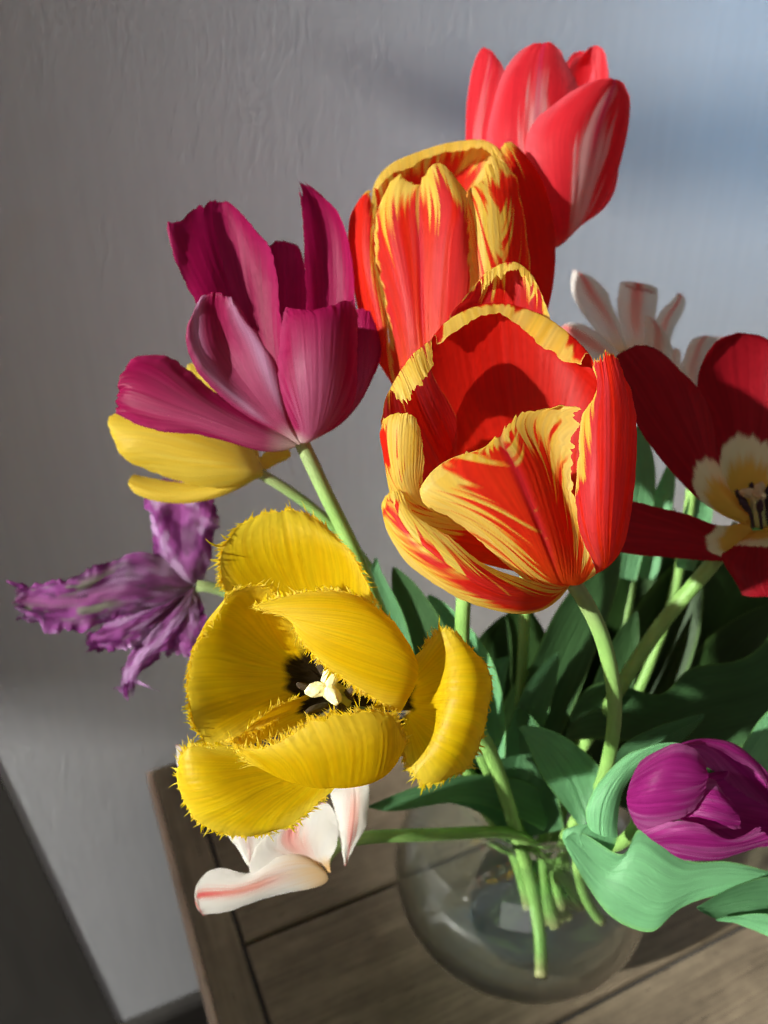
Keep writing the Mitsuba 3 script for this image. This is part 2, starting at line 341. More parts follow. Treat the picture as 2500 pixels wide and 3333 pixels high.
# ------------------------------------------------------------------ the points of petals, stems and leaves (1/100 mm, world axes)
PETALS = [
('striped_tulip__petal','flame',{'L': 0.0, 'R': 0.0, 'T': 0.06, 'seed': 1, 'glow': 0.5, 'deep': 1, 'pale': 0, 'jag': 0.008},'5847 21690 69190 5963 21721 69171 6109 21747 69197 6233 21745 69240 6306 21733 69332 2869 22482 71188 3803 22755 71051 5020 22970 71280 6062 22948 71623 6662 22820 72334 1370 23271 73412 2595 23898 73487 4117 24199 73693 5584 24034 73753 6830 23157 73766 1283 24095 75029 2352 24832 75416 3810 25140 75635 5436 24746 75441 6773 23285 74690 1368 24424 75771 2340 25081 76194 3724 25374 76480 5230 24940 76110 6647 23489 75188 1543 24631 76177 2327 25197 76710 3705 25485 76987 5252 24999 76610 6378 23732 75759 1646 24283 75975 2528 24677 76459 3653 24986 76777 4629 24354 76114 6049 23470 75632'),
('striped_tulip__petal_001','flame',{'L': 0.0, 'R': 0.0, 'T': 0.2, 'even': 1, 'seed': 2, 'jag': 0.03, 'deep': 1, 'bloom': 0.5},'5791 21568 69190 5834 21611 69205 5872 21653 69263 5903 21694 69322 5912 21736 69380 1970 22097 70722 2288 22464 70864 2595 22813 71357 2844 23163 71853 2914 23516 72352 414 21827 73081 996 22402 72957 1599 23057 73184 1970 23569 73611 2221 23949 73972 -87 21866 74311 524 22353 74306 927 22940 74688 1220 23408 75125 1456 23691 75391 87 21986 75126 374 22225 75498 674 22519 75882 1008 22876 76198 1404 23241 76434 223 21574 75375 454 21705 75825 706 21817 76045 1026 21977 76166 1413 22292 76207 480 21078 75077 759 21101 75314 1008 21231 75569 1208 21500 75807 1410 21976 76069'),
('striped_tulip__petal_002','flame',{'L': 0.0, 'R': 1.2, 'T': 0.2, 'seed': 3, 'jag': 0.03, 'rf': 14},'5654 21407 69161 5686 21453 69216 5717 21484 69254 5737 21523 69272 5774 21564 69272 2246 20976 70351 2488 21350 70796 2727 21609 71112 2867 21934 71269 3138 22286 71287 409 20934 71905 570 20838 72199 787 20849 72316 1066 20992 72307 1298 21213 72261 -5 21506 73220 103 21063 73411 394 20806 73580 765 20790 73644 1174 20943 73463 -114 21709 74197 49 21323 74401 391 21124 74589 759 21083 74605 1059 21144 74243 131 21775 74518 263 21534 74719 500 21380 74803 764 21315 74771 956 21347 74449'),
('striped_tulip__petal_003','flame',{'L': 0.5, 'R': 0.75, 'T': 0.06, 'tkl': 0.35, 'even': 0.5, 'seed': 4, 'jag': 0.05, 'rf': 16, 'bloom': 0.3},'6015 21377 69107 5995 21336 69141 5983 21334 69184 5980 21350 69216 5970 21393 69230 4681 19653 69198 4539 19313 69493 4451 19289 69832 4424 19412 70073 4338 19758 70174 3399 18996 69642 3111 18606 70032 2971 18598 70594 2873 18847 70986 2755 19252 71107 1986 19007 70144 1629 18753 70801 1715 18776 71329 1877 19015 71605 1955 19424 71733 668 19704 70839 497 19567 71533 701 19518 71919 962 19613 72105 1130 19854 72097 104 20427 71488 22 20339 72086 289 20305 72403 554 20227 72442 823 20232 72261 33 20853 72131 77 20780 72470 211 20736 72671 399 20657 72709 723 20574 72450'),
('striped_tulip__petal_004','flame',{'L': 0.85, 'R': 0.2, 'T': 0.26, 'even': 0.5, 'seed': 5, 'jag': 0.05, 'crease': 1.3, 'glow': 0.9, 'rf': 9},'6009 21513 69084 6069 21486 69076 6157 21498 69077 6214 21504 69089 6299 21533 69088 4111 20031 70133 4574 19807 70079 5251 19906 70081 5692 19956 70179 6356 20193 70163 2798 19796 71404 3575 19376 71639 4700 19395 71388 5382 19921 71457 5986 20027 71088 1658 19926 72238 2593 19538 72727 4169 19671 72603 4934 20450 72689 5591 20535 72469 1101 20043 72563 1932 19921 73286 3762 20158 73463 4578 21016 73606 5564 21023 73428 1293 20389 72953 1947 20316 73677 3478 20603 73951 4273 21390 74147 5656 21406 74083 1994 20846 73562 2392 20689 73830 3353 20949 74150 4181 21668 74500 5747 21741 74645 2546 21093 73661 2959 20984 73735 3470 21507 74474 4333 21861 74687 5596 21869 74798'),
('striped_tulip__petal_005','flame',{'L': 0.14, 'R': 0.0, 'T': 0.0, 'seed': 6, 'jag': 0.03, 'rf': 26, 'bloom': 0.6},'6273 21508 69076 6288 21481 69081 6322 21478 69086 6365 21509 69088 6391 21559 69082 6187 20169 70596 6293 19943 70635 6553 19918 70681 6890 20169 70692 7118 20585 70642 5666 19931 71573 5875 19424 71733 6333 19385 71754 6870 19826 71752 7261 20604 71642 5463 20308 72698 5742 19694 72937 6297 19655 72956 6922 20222 72915 7384 21137 72784 5569 20862 73786 5805 20296 74023 6361 20279 74085 6988 20885 74119 7467 21865 74020 5735 21480 74711 5979 21084 74992 6450 21156 75132 7017 21638 75020 7426 22439 74859 6179 21986 75126 6204 21790 75414 6523 21887 75604 6882 22232 75607 7260 22665 75302 6187 22805 75770 6250 22759 76064 6526 22735 76209 6822 22869 76088 7065 22976 75720'),
('striped_tulip__petal_006','flame',{'L': 0.12, 'R': 0.12, 'T': 0.14, 'seed': 7, 'jag': 0.03, 'deep': 1, 'bloom': 0.4},'3743 24346 73456 3859 24410 73479 3970 24420 73475 4077 24400 73482 4148 24346 73502 2135 25268 75212 3094 25821 75431 4033 25907 75408 4929 25735 75455 5503 25261 75585 2150 25667 76573 2997 26156 76764 3986 26217 76690 4811 25985 76621 5387 25383 76401 2637 25790 77200 3274 26156 77244 3953 26300 77334 4649 26094 77315 5180 25549 77015 3064 25801 77607 3420 26201 77911 3912 26373 78056 4430 26210 78025 4858 25738 77676 3062 25373 77343 3426 25649 77693 3845 25774 77842 4310 25729 77851 4698 25381 77457'),
('striped_tulip_001__petal','flame',{'L': 0.1, 'R': 0.5, 'T': 0.24, 'even': 0.6, 'seed': 11, 'glow': 1},'3127 28189 70156 3269 28294 70110 3420 28318 70100 3574 28294 70110 3691 28189 70156 381 31181 74115 1541 32123 73862 2863 32332 73806 4223 32123 73862 5215 31181 74115 -512 32870 77429 778 34147 77601 2571 34655 77899 4237 34321 77944 5439 33039 77760 -509 33655 79438 618 35024 80023 2392 35508 80273 4050 35220 80291 5033 33823 79767 -410 33595 79785 683 34814 80777 2500 35347 81241 3991 35223 81347 4779 34094 80766 -245 33155 79740 857 34118 80462 2459 34608 80957 3770 34453 81119 4432 33623 80658'),
('striped_tulip_001__petal_001','flame',{'L': 0.0, 'R': 0.0, 'T': 0.07, 'seed': 12, 'deep': 1},'3294 27986 70217 3361 28045 70191 3420 28111 70181 3453 28181 70179 3467 28234 70184 4419 29033 73983 4997 29550 73832 5519 30133 73809 5836 30752 73857 5979 31218 73954 5234 29921 76892 5871 30574 76425 6356 31157 76168 6706 31924 76157 6684 32532 76183 5108 31137 78696 5871 31537 78313 6501 32139 78096 6820 32806 78005 6759 33486 78055 4988 32499 80202 5577 32778 80050 6099 33228 79882 6400 33709 79776 6278 34234 79872 4553 33711 81181 4939 33985 81368 5311 34211 81228 5614 34369 80954 5513 34626 80875 4633 33737 81115 4794 33952 81304 4965 34177 81395 5109 34378 81322 5180 34528 81149'),
('striped_tulip_001__petal_002','flame',{'L': 0.85, 'R': 0.05, 'T': 0.2, 'even': 0.6, 'seed': 13, 'jag': 0.04, 'rf': 16},'3258 28096 70169 3323 28061 70184 3402 28075 70197 3475 28121 70205 3536 28203 70197 3001 27585 74408 3494 27274 74499 4093 27386 74602 4673 27788 74690 5187 28505 74697 3150 28781 77106 3598 28342 77061 4193 28455 77167 4873 29089 77243 5377 29944 77289 3055 29759 78676 3539 29257 78740 4144 29428 78843 4758 30048 78893 5166 30951 78914 3015 30644 79712 3527 30291 79837 4073 30465 79945 4616 31025 79993 5018 31767 79933 3095 31150 79888 3492 31075 80209 4097 31413 80404 4598 31847 80439 5005 32154 80226 3223 31496 79634 3659 31601 80074 3866 32456 81167 4396 32419 80979 4936 32448 80335'),
('striped_tulip_001__petal_003','flame',{'L': 0.04, 'R': 0.08, 'T': 0.19, 'even': 0.7, 'seed': 14, 'jag': 0.05, 'crease': 1.4, 'glow': 1.3, 'bloom': 0.45, 'rf': 9},'2320 27620 70372 2396 27527 70441 2462 27511 70466 2560 27476 70481 2664 27505 70468 352 28204 73522 1006 27373 73993 1526 27228 74175 2292 26919 74269 3105 27176 74190 110 29031 75729 797 28170 76257 1318 28063 76281 2270 27748 76479 3356 28415 76854 -299 30168 77846 469 29271 78301 1257 29215 78309 2206 28775 78495 3041 29249 78492 -246 31138 79282 407 30242 79624 1203 30186 79630 2162 29675 79678 3023 30039 79458 147 31679 79876 648 31006 80307 1281 30743 80140 1767 30722 80683 2957 30621 79901 390 31793 79866 759 31383 80230 1363 31025 79993 1884 30992 80630 2742 30926 80032'),
('striped_tulip_001__petal_004','flame',{'L': 0.0, 'R': 0.42, 'T': 0.03, 'even': 0.7, 'seed': 15, 'jag': 0.04, 'rf': 18, 'bloom': 0.3},'2466 27619 70425 2470 27545 70448 2478 27506 70456 2489 27483 70452 2498 27487 70446 8 29440 73498 92 28791 73625 181 28451 73658 283 28250 73614 352 28286 73567 -854 30462 75037 -551 29552 75119 -267 29046 75177 -26 28867 75291 111 29034 75386 -1305 31714 77260 -1110 30663 77299 -780 30030 77340 -502 29842 77438 -355 30068 77532 -1365 32425 78539 -1219 31473 78655 -886 30857 78731 -572 30633 78758 -439 30888 78792 -1005 32875 79306 -981 32082 79383 -757 31603 79495 -545 31339 79326 -408 31373 79160 -424 32991 79767 -490 32534 79805 -485 32217 79766 -448 31951 79593 -377 31767 79348'),
('pink_tulip__petal','pink',{'seed': 21, 'white': 0.0},'6836 37292 77549 6944 37333 77544 7044 37333 77544 7137 37292 77549 7171 37210 77560 7665 38940 79353 8593 39291 79325 9451 39291 79325 10217 38940 79353 10451 38240 79410 8105 40365 82005 8968 40799 82000 9674 40872 81999 10187 40510 82003 10425 39785 82012 8485 41301 84273 9075 41713 84366 9606 41827 84445 10047 41489 84356 10171 40702 83955 8877 41382 84718 9307 41742 84995 9664 41922 85204 9926 41725 85104 10065 41290 84823'),
('pink_tulip__petal_001','pink',{'seed': 22, 'white': 0.2},'6818 37267 77553 6896 37308 77547 6946 37308 77547 6996 37308 77547 7058 37267 77553 7108 39151 79336 7776 39501 79308 8207 39501 79308 8639 39501 79308 9161 39151 79336 7707 40510 82003 8207 40872 81999 8639 40872 81999 9070 40872 81999 9588 40510 82003 8278 41671 84140 8608 41898 84299 8952 41937 84376 9382 41898 84299 9759 41558 84061 8535 41943 84674 8721 42116 84869 8944 42204 84971 9194 42182 84999 9434 42079 84941'),
('pink_tulip__petal_002','pink',{'seed': 23, 'white': 0.25},'6677 36201 77571 6678 36090 77558 6714 36016 77550 6758 35991 77553 6805 35987 77563 4153 37005 79133 4217 36060 78997 4543 35433 78912 4905 35225 78933 5283 35191 79009 3634 38470 81293 3610 37464 81180 3823 36784 81133 4214 36390 81076 4663 36247 81082 3748 39549 83267 3784 38665 83250 4122 38076 83239 4561 37781 83233 4953 37781 83233 4035 40146 84439 4137 39621 84554 4490 39171 84531 4862 38838 84306 5156 38726 84087 4299 40144 84864 4364 40049 84964 4469 39906 84970 4622 39794 84893 4791 39638 84730'),
('pink_tulip__petal_003','pink',{'seed': 24, 'white': 0.55},'6504 35951 77592 6591 35832 77581 6680 35786 77578 6779 35807 77584 6888 35886 77601 4700 35611 79260 5418 34601 79139 6118 34219 79105 6900 34392 79159 7781 35053 79311 4228 36246 81223 4921 35318 81118 5844 34960 81132 6919 35171 81261 8057 36027 81509 4576 37089 82878 5093 36391 82938 5955 36097 82935 7051 36352 83005 8292 37089 82878 5081 37985 84063 5561 37590 84148 6217 37401 84206 7089 37533 84179 8006 37879 83854 6029 38492 84916 6329 38481 85036 6673 38471 85089 7070 38495 85064 7397 38450 84832'),
('pink_tulip__petal_004','pink',{'seed': 25, 'white': 1},'6733 35681 77630 6820 35633 77536 6918 35690 77528 7019 35832 77550 7096 35995 77560 6318 34046 79052 6994 33671 78316 7780 34151 78256 8642 35340 78443 9352 36710 78554 5671 34783 81072 6631 34254 80893 7915 34330 80754 9397 35612 80408 10391 37742 80581 6367 35605 82399 7220 35056 82466 8376 35275 82466 9898 36700 82258 10806 38884 82535 7932 36745 83347 8531 36444 83473 9209 36706 83413 10094 37634 83230 10716 39070 83186 8894 37395 83621 9184 37356 83687 9512 37444 83717 9937 37854 83662 10355 38508 83514'),
('magenta_tulip__petal','magenta',{'seed': 31, 'jag': 0.05, 'crease': 0.8},'-3235 27018 71882 -3190 27115 71869 -3125 27158 71869 -3061 27158 71886 -3002 27122 71916 -5632 28080 73992 -5317 28914 73944 -4771 29286 73971 -4226 29285 74108 -3709 28970 74333 -6705 28664 75979 -6416 29809 75981 -5709 30382 76121 -4827 30438 76373 -3948 29914 76607 -7434 29153 77501 -6924 29928 77618 -6192 30908 77715 -5184 30932 77902 -4177 30266 78001 -7763 29770 78711 -7215 30216 78745 -6389 31233 79055 -5456 31150 79033 -4566 30353 78453 -7656 29927 79021 -7247 30414 79133 -6333 31249 79648 -5551 31095 79346 -4781 30462 78806'),
('magenta_tulip__petal_001','magenta',{'seed': 32, 'jag': 0.02},'-3245 27179 71839 -3186 27215 71842 -3132 27226 71846 -3076 27215 71858 -3026 27183 71863 -4570 29568 73541 -4059 29878 73588 -3587 29971 73631 -3092 29878 73729 -2659 29598 73741 -4804 30841 75619 -4309 31290 75657 -3832 31386 75705 -3332 31257 75733 -2887 30841 75619 -4735 31681 77266 -4301 32073 77335 -3824 32171 77386 -3401 32073 77335 -3065 31653 77072 -4452 31925 77886 -4205 32193 77992 -3938 32269 78001 -3587 32156 77918 -3298 31929 77754'),
('magenta_tulip__petal_002','magenta',{'seed': 33, 'jag': 0.055},'-3158 27064 71894 -3117 27111 71884 -3063 27118 71881 -2998 27093 71900 -2937 27036 71922 -3209 28948 73729 -2845 29351 73676 -2378 29413 73658 -1822 29195 73792 -1329 28698 73940 -2911 29715 75936 -2559 30260 75882 -2099 30389 75854 -1550 30226 75956 -1094 29735 76257 -2990 30384 77670 -2604 30908 77715 -2152 31106 77684 -1607 30908 77715 -1220 30258 77564 -3029 30738 78926 -2761 31127 79128 -2378 31322 79231 -1914 31165 79062 -1504 30679 78811 -3163 31052 80104 -3093 31144 80144 -2993 31184 80153 -2822 31175 80064 -2622 31018 79898'),
('magenta_tulip__petal_003','magenta',{'seed': 34, 'pale': 0.3},'-3114 26936 71719 -3072 26911 71737 -3041 26915 71744 -3012 26939 71759 -2999 26982 71775 -2097 27441 72175 -1756 27230 72323 -1497 27259 72380 -1244 27468 72509 -1124 27828 72654 -1452 28155 73296 -1110 27787 73416 -787 27846 73531 -531 28057 73665 -340 28484 73802 -1261 29024 74720 -985 28646 74821 -659 28583 74838 -272 28680 74747 -77 28964 74603 -1132 29685 75877 -863 29522 75979 -601 29492 75920 -340 29467 75731 -143 29446 75408'),
('magenta_tulip__petal_004','magenta',{'seed': 35, 'pale': 0.3, 'rimsheen': 1, 'ruf': 0.5},'-3111 26275 71807 -3077 26254 71832 -3047 26260 71854 -3008 26264 71869 -2975 26299 71855 -4539 26509 72592 -4249 26325 72793 -3995 26380 72970 -3680 26406 73092 -3407 26709 72984 -5727 26326 73638 -5414 26435 73922 -4962 26762 74073 -4303 26711 74533 -3747 26897 74477 -6481 26365 74698 -6147 26628 74932 -5630 27177 75028 -4749 26904 75473 -4222 26974 75331 -6691 26489 75642 -6330 26815 75861 -5809 27224 75821 -5126 26951 76129 -4667 27052 76045 -6478 26818 76428 -6210 26953 76694 -5744 27201 76759 -5269 27045 76733 -4885 27115 76451 -6315 27193 76743 -6067 27231 76889 -5708 27278 76980 -5348 27237 76900 -5090 27303 76678'),
('magenta_tulip__petal_005','magenta',{'seed': 36, 'pale': 0.45, 'jag': 0.03, 'ruf': 0.4},'-3069 26379 71872 -3018 26325 71885 -2957 26311 71874 -2891 26343 71870 -2842 26420 71851 -3299 26204 72837 -2880 25755 72938 -2386 25640 72852 -1855 25908 72817 -1426 26552 72676 -3641 26432 73987 -2953 25906 74218 -2222 25810 74311 -1526 26152 74140 -950 26957 73753 -3672 27017 75134 -2953 26506 75395 -2216 26317 75446 -1522 26695 75345 -898 27576 75108 -3535 27618 76033 -2988 27262 76177 -2303 27070 76221 -1594 27354 76216 -919 28122 76040 -3520 27900 76306 -3138 27663 76402 -2513 27487 76338 -1732 27791 76513 -1030 28513 76526'),
('magenta_tulip__petal_006','magenta',{'seed': 37, 'pale': 0.25, 'jag': 0.03, 'ruf': 0.5},'-3162 26305 71901 -3161 26214 71889 -3165 26165 71860 -3173 26151 71817 -3155 26178 71786 -4920 27043 72798 -4872 26268 72682 -4889 25860 72442 -4962 25751 72088 -4832 25976 71828 -6536 27846 73531 -6445 26669 73327 -6480 26080 73014 -6541 25912 72684 -6492 26056 72265 -7603 28381 74301 -7774 27099 74032 -7853 26364 73432 -7915 26112 72937 -7944 26187 72381 -8733 28368 74556 -8859 27303 74292 -8965 26716 73702 -9027 26462 73203 -9067 26523 72620 -9392 27920 74238 -9466 27313 74030 -9518 26933 73565 -9583 26823 73208 -9658 26787 72857'),
('yellow_tulip__petal','yellow',{'seed': 41},'-5217 30078 69041 -5163 30036 69060 -5116 30036 69060 -5070 30036 69060 -5031 30078 69041 -7846 32374 70658 -7360 32012 70791 -6961 32012 70791 -6563 32012 70791 -6234 32374 70658 -8801 33475 72397 -8575 33474 72605 -8373 33529 72713 -8171 33474 72605 -7991 33475 72397'),
('yellow_tulip__petal_001','yellow',{'seed': 42},'-5102 29921 69113 -5095 29869 69112 -5087 29839 69105 -5082 29831 69088 -5081 29843 69062 -6804 30086 68696 -6725 29651 68685 -6648 29408 68629 -6609 29338 68493 -6610 29441 68273 -8606 30225 68547 -8457 29564 68513 -8369 29269 68356 -8312 29182 68186 -8265 29284 67964 -10034 30488 68642 -9958 29851 68655 -9872 29460 68520 -9814 29355 68315 -9737 29449 68077 -10625 30560 68782 -10698 30139 68800 -10713 29877 68707 -10636 29772 68500 -10473 29770 68286'),
('yellow_tulip__petal_002','yellow',{'seed': 43},'-5258 30077 69068 -5231 30050 69067 -5208 30045 69057 -5196 30040 69046 -5188 30053 69022 -5139 31112 69445 -4913 30891 69432 -4716 30846 69344 -4618 30801 69256 -4545 30914 69057 -4332 31425 69637 -4133 31379 69548 -3993 31307 69406 -4033 31235 69264 -4212 31162 69122'),
('yellow_tulip__petal_003','yellow',{'seed': 44, 'jag': 0.02, 'ruf': 0.5},'-5024 29870 69343 -5009 29749 69309 -5002 29671 69256 -4991 29640 69195 -4985 29674 69111 -6377 30932 70777 -6229 29911 70460 -6155 29258 70021 -6061 29004 69522 -6038 29295 68829 -8313 31283 71467 -8023 29810 71103 -7926 29073 70500 -7882 28896 69732 -7742 29113 68893 -10189 31101 71531 -9891 29894 71269 -9680 29241 70829 -9460 29065 70063 -9160 29302 69264 -11086 30832 71425 -11022 30075 71202 -10737 29508 70722 -10395 29301 70104 -10070 29632 69490 -11239 30728 71220 -11197 30319 71049 -11069 30057 70746 -10988 29975 70373 -10933 30094 69976'),
('parrot_tulip__petal','parrot',{'seed': 51, 'green': 0.2, 'dull': 0.5, 'pale': 0.3, 'jag': 0.11, 'ruf': 2.2, 'rf': 16, 'wave': 1.1},'-8828 30566 63148 -8775 30526 63137 -8735 30516 63134 -8699 30526 63137 -8668 30566 63148 -9660 30116 62588 -9214 29788 62505 -8884 29706 62485 -8585 29788 62505 -8330 30116 62588 -10068 29493 61647 -9415 29145 61665 -8899 29036 61591 -8429 29169 61572 -8062 29603 61722 -10068 29120 60915 -9495 28828 60901 -8977 28748 60884 -8492 28828 60901 -8126 29201 60933 -9752 28963 60606 -9466 28817 60600 -9072 28751 60611 -8711 28817 60600 -8364 29006 60690'),
('parrot_tulip__petal_001','parrot',{'seed': 52, 'green': 0.1, 'pale': 0.8, 'jag': 0.07, 'ruf': 1.2, 'rf': 12, 'wave': 0.7},'-8831 30602 63195 -8744 30556 63206 -8664 30543 63214 -8599 30556 63206 -8549 30588 63168 -10357 30921 64169 -9620 30535 64252 -8961 30426 64318 -8429 30535 64252 -8013 30806 63943 -10605 31298 65190 -9818 30937 65461 -9182 31133 65425 -8384 30965 65517 -7606 31327 65246 -10737 31616 66092 -9907 31277 66408 -9149 31503 66432 -8292 31305 66463 -7390 31558 65980 -10937 31929 66989 -10013 31671 67321 -9178 31842 67377 -8401 31699 67376 -7646 31873 66877 -11125 32242 67603 -10174 32068 67821 -9319 32154 67850 -8556 32068 67821 -7928 32129 67380'),
('parrot_tulip__petal_002','parrot',{'seed': 53, 'green': 0.1, 'pale': 0.5, 'jag': 0.11, 'ruf': 2.2, 'rf': 16, 'wave': 1.1},'-8813 30480 63120 -8758 30441 63127 -8718 30431 63124 -8683 30444 63116 -8656 30490 63105 -9969 29759 62449 -9506 29437 62517 -9178 29356 62498 -8899 29462 62426 -8679 29837 62321 -10940 28984 61628 -10409 28667 61706 -9959 28587 61689 -9562 28691 61613 -9228 29089 61553 -11542 28326 60896 -11090 28065 60944 -10701 28013 60983 -10310 28144 60959 -9800 28537 60890 -11624 27775 60096 -11397 27674 60177 -11161 27651 60273 -10936 27730 60287 -10614 28017 60290 -11624 27467 59491 -11479 27347 59396 -11356 27333 59369 -11233 27347 59396 -11099 27495 59546'),
('parrot_tulip__petal_003','parrot',{'seed': 54, 'green': 0.3, 'pale': 0.4, 'jag': 0.11, 'ruf': 2.2, 'rf': 16, 'wave': 1.1},'-8745 30475 63181 -8745 30436 63170 -8751 30415 63147 -8753 30408 63116 -8753 30417 63065 -10304 29309 62827 -10291 28985 62750 -10334 28821 62568 -10352 28762 62312 -10366 28832 61889 -11744 28849 62622 -11658 28471 62443 -11637 28281 62209 -11597 28167 61846 -11560 28208 61366 -12679 28493 62205 -12693 28278 62063 -12670 28143 61938 -12571 28085 61683 -12434 28008 61252 -12984 28355 61933 -12991 28261 61889 -12991 28219 61808 -12961 28178 61726 -12893 28160 61552'),
('parrot_tulip__petal_004','parrot',{'seed': 55, 'green': 0.9, 'pale': 0.5, 'jag': 0.08, 'ruf': 2.4, 'rf': 18, 'wave': 1.2},'-8702 30571 63295 -8717 30507 63237 -8729 30463 63184 -8740 30448 63122 -8740 30440 63037 -9655 30702 64299 -9773 30171 63817 -9863 29808 63385 -9961 29689 62871 -9969 29617 62169 -11356 30419 65005 -11336 29794 64338 -11418 29485 63592 -11458 29152 63079 -11542 29056 62330 -12900 29632 64579 -12768 29193 64138 -12815 29024 63527 -12768 28669 63111 -12900 28413 62188 -14318 29194 64280 -14178 28840 64006 -14231 28700 63452 -14238 28375 63094 -14379 28149 62230 -15381 29044 64267 -15354 28759 63987 -15427 28675 63613 -15384 28404 63290 -15321 28250 62708 -15924 28921 64025 -16015 28730 63791 -16057 28621 63576 -16045 28498 63335 -15966 28401 63004'),
('fringed_tulip__petal','fringed',{'seed': 61, 'blotch': 0.22, 'fringe': 230, 'rib': 0.11, 'jag': 0.025},'-1463 19246 66256 -1396 19284 66262 -1313 19301 66267 -1221 19289 66258 -1143 19246 66256 -3111 19710 67810 -2574 20039 67877 -1884 20182 67928 -1117 20082 67846 -475 19710 67810 -4456 19841 69222 -3590 20318 69350 -2546 20565 69488 -1351 20464 69404 -344 20029 69244 -4890 19928 70317 -4008 20336 70425 -2804 20583 70564 -1635 20527 70454 -673 20135 70262 -4739 20298 71043 -3999 20637 71131 -2914 20832 71282 -1928 20688 71173 -1064 20334 70883 -4247 21170 71368 -3760 21315 71537 -3084 21432 71652 -2332 21315 71537 -1646 21057 71147'),
('fringed_tulip__petal_001','fringed',{'seed': 62, 'blotch': 0.0, 'fringe': 200, 'rib': 0.11, 'jag': 0.025},'-1557 19135 66085 -1498 19127 66013 -1437 19115 65975 -1376 19096 65952 -1298 19071 65945 -3535 17917 65447 -3070 17851 64855 -2581 17749 64539 -2079 17598 64358 -1450 17398 64313 -5029 17588 65840 -4377 17272 65104 -3722 17064 64580 -3003 16937 64216 -2034 16882 64108 -5712 17442 65900 -5187 16826 65154 -4535 16503 64520 -3731 16454 64078 -2562 16550 63803 -5992 17451 65572 -5759 16861 64875 -5163 16509 64184 -4228 16393 63727 -2936 16556 63584 -6189 17706 64916 -6144 17304 64243 -5629 16919 63429 -4625 16760 63003 -3496 16844 62993'),
('fringed_tulip__petal_002','fringed',{'seed': 63, 'blotch': 0.32, 'fringe': 240, 'rib': 0.11, 'jag': 0.025},'-988 19267 66333 -981 19251 66260 -981 19232 66208 -989 19203 66165 -1003 19167 66137 432 19299 67350 498 19169 66748 499 19010 66321 435 18770 65965 308 18478 65739 1155 19128 68169 1224 18893 67362 1227 18572 66616 1040 18168 65940 606 17688 65343 1640 18989 68936 1898 18422 68113 1898 17963 67212 1605 17517 66222 895 17073 65061 1994 18918 68913 2511 18311 68126 2511 17854 67229 2220 17411 66243 1341 16926 64888 2324 19067 68512 2989 18655 67704 2989 18216 66842 2692 17735 65782 1905 17226 64783 2648 19313 67955 3241 18934 67096 3148 18570 66380 2904 18056 65315 2283 17644 64563'),
('fringed_tulip__petal_003','fringed',{'seed': 64, 'blotch': 0.3, 'fringe': 230, 'crease': 0.3, 'rib': 0.11, 'jag': 0.025},'-1444 19331 66406 -1470 19334 66287 -1479 19321 66220 -1471 19276 66160 -1475 19209 66139 -2564 19537 68394 -2803 19581 67442 -2885 19478 66893 -2809 19109 66399 -2823 18554 66235 -3106 19202 69932 -3877 19322 68550 -4106 19033 67405 -3886 18449 66721 -3485 17633 66506 -3670 18918 70530 -4761 18880 69301 -5043 18458 68010 -4820 17753 67089 -4209 17032 66597 -4400 18724 70381 -5241 18332 69264 -5498 17969 68321 -5357 17386 67408 -4813 16834 66555 -4465 18480 70133 -5233 18150 69255 -5551 17775 68403 -5492 17263 67514 -5061 16794 66593'),
('fringed_tulip__petal_004','fringed',{'seed': 65, 'blotch': 0.35, 'fringe': 60, 'rib': 0.11, 'jag': 0.025},'-1365 19264 66247 -1373 19263 66218 -1373 19253 66198 -1373 19238 66182 -1371 19204 66171 -2285 18944 66537 -2358 18941 66300 -2358 18855 66132 -2353 18729 66000 -2332 18454 65922 -3260 18284 66628 -3321 18201 66466 -3374 18050 66285 -3420 17860 66142 -3389 17590 66076 -3824 17579 66631 -3875 17472 66536 -3925 17364 66442 -3936 17218 66385 -3888 17045 66277 -4102 17244 66553 -4127 17185 66493 -4151 17125 66433 -4147 17065 66374 -4113 16979 66263'),
('fringed_tulip__petal_005','fringed',{'seed': 66, 'blotch': 0.1, 'fringe': 300, 'crease': 0.4, 'rib': 0.11, 'jag': 0.025},'-1406 19009 66028 -1287 19006 65953 -1165 19004 65935 -1043 19013 65966 -975 19060 66072 -3253 17526 65257 -2307 17499 64626 -1327 17482 64477 -342 17555 64736 210 17933 65594 -3875 17015 65641 -2693 16774 65167 -1511 16694 65009 -270 16813 65127 624 17469 65953 -4084 16782 66222 -2835 16429 66107 -1565 16338 66275 -318 16545 66451 492 17217 66730 -4227 16768 66541 -3034 16427 66566 -1771 16422 67019 -541 16696 67208 315 17255 67150 -4429 16833 66669 -3176 16556 66818 -2056 16705 67457 -938 16967 67626 141 17280 67315'),
('fringed_tulip__petal_006','fringed',{'seed': 67, 'blotch': 0.1, 'fringe': 300, 'crease': 0.3, 'rib': 0.11, 'jag': 0.025},'-1073 19237 66365 -1004 19189 66270 -982 19148 66189 -997 19113 66121 -1035 19083 66049 27 19674 68894 579 19283 68128 764 18949 67472 641 18670 66924 334 18432 66342 264 19037 69262 790 18473 68732 974 18148 68326 849 17965 67736 442 17835 66903 -555 18823 70112 139 18229 69756 365 17833 69209 196 17581 68485 -266 17614 67509 -1580 18719 70487 -988 18147 70289 -703 17780 69799 -875 17560 69136 -1265 17626 68341 -2714 18566 70417 -2281 18147 70289 -1879 17882 69998 -1883 17747 69618 -2081 17811 69051 -3778 18467 70108 -3439 18297 70120 -3034 18202 70049 -2695 18150 69948 -2537 18186 69786'),
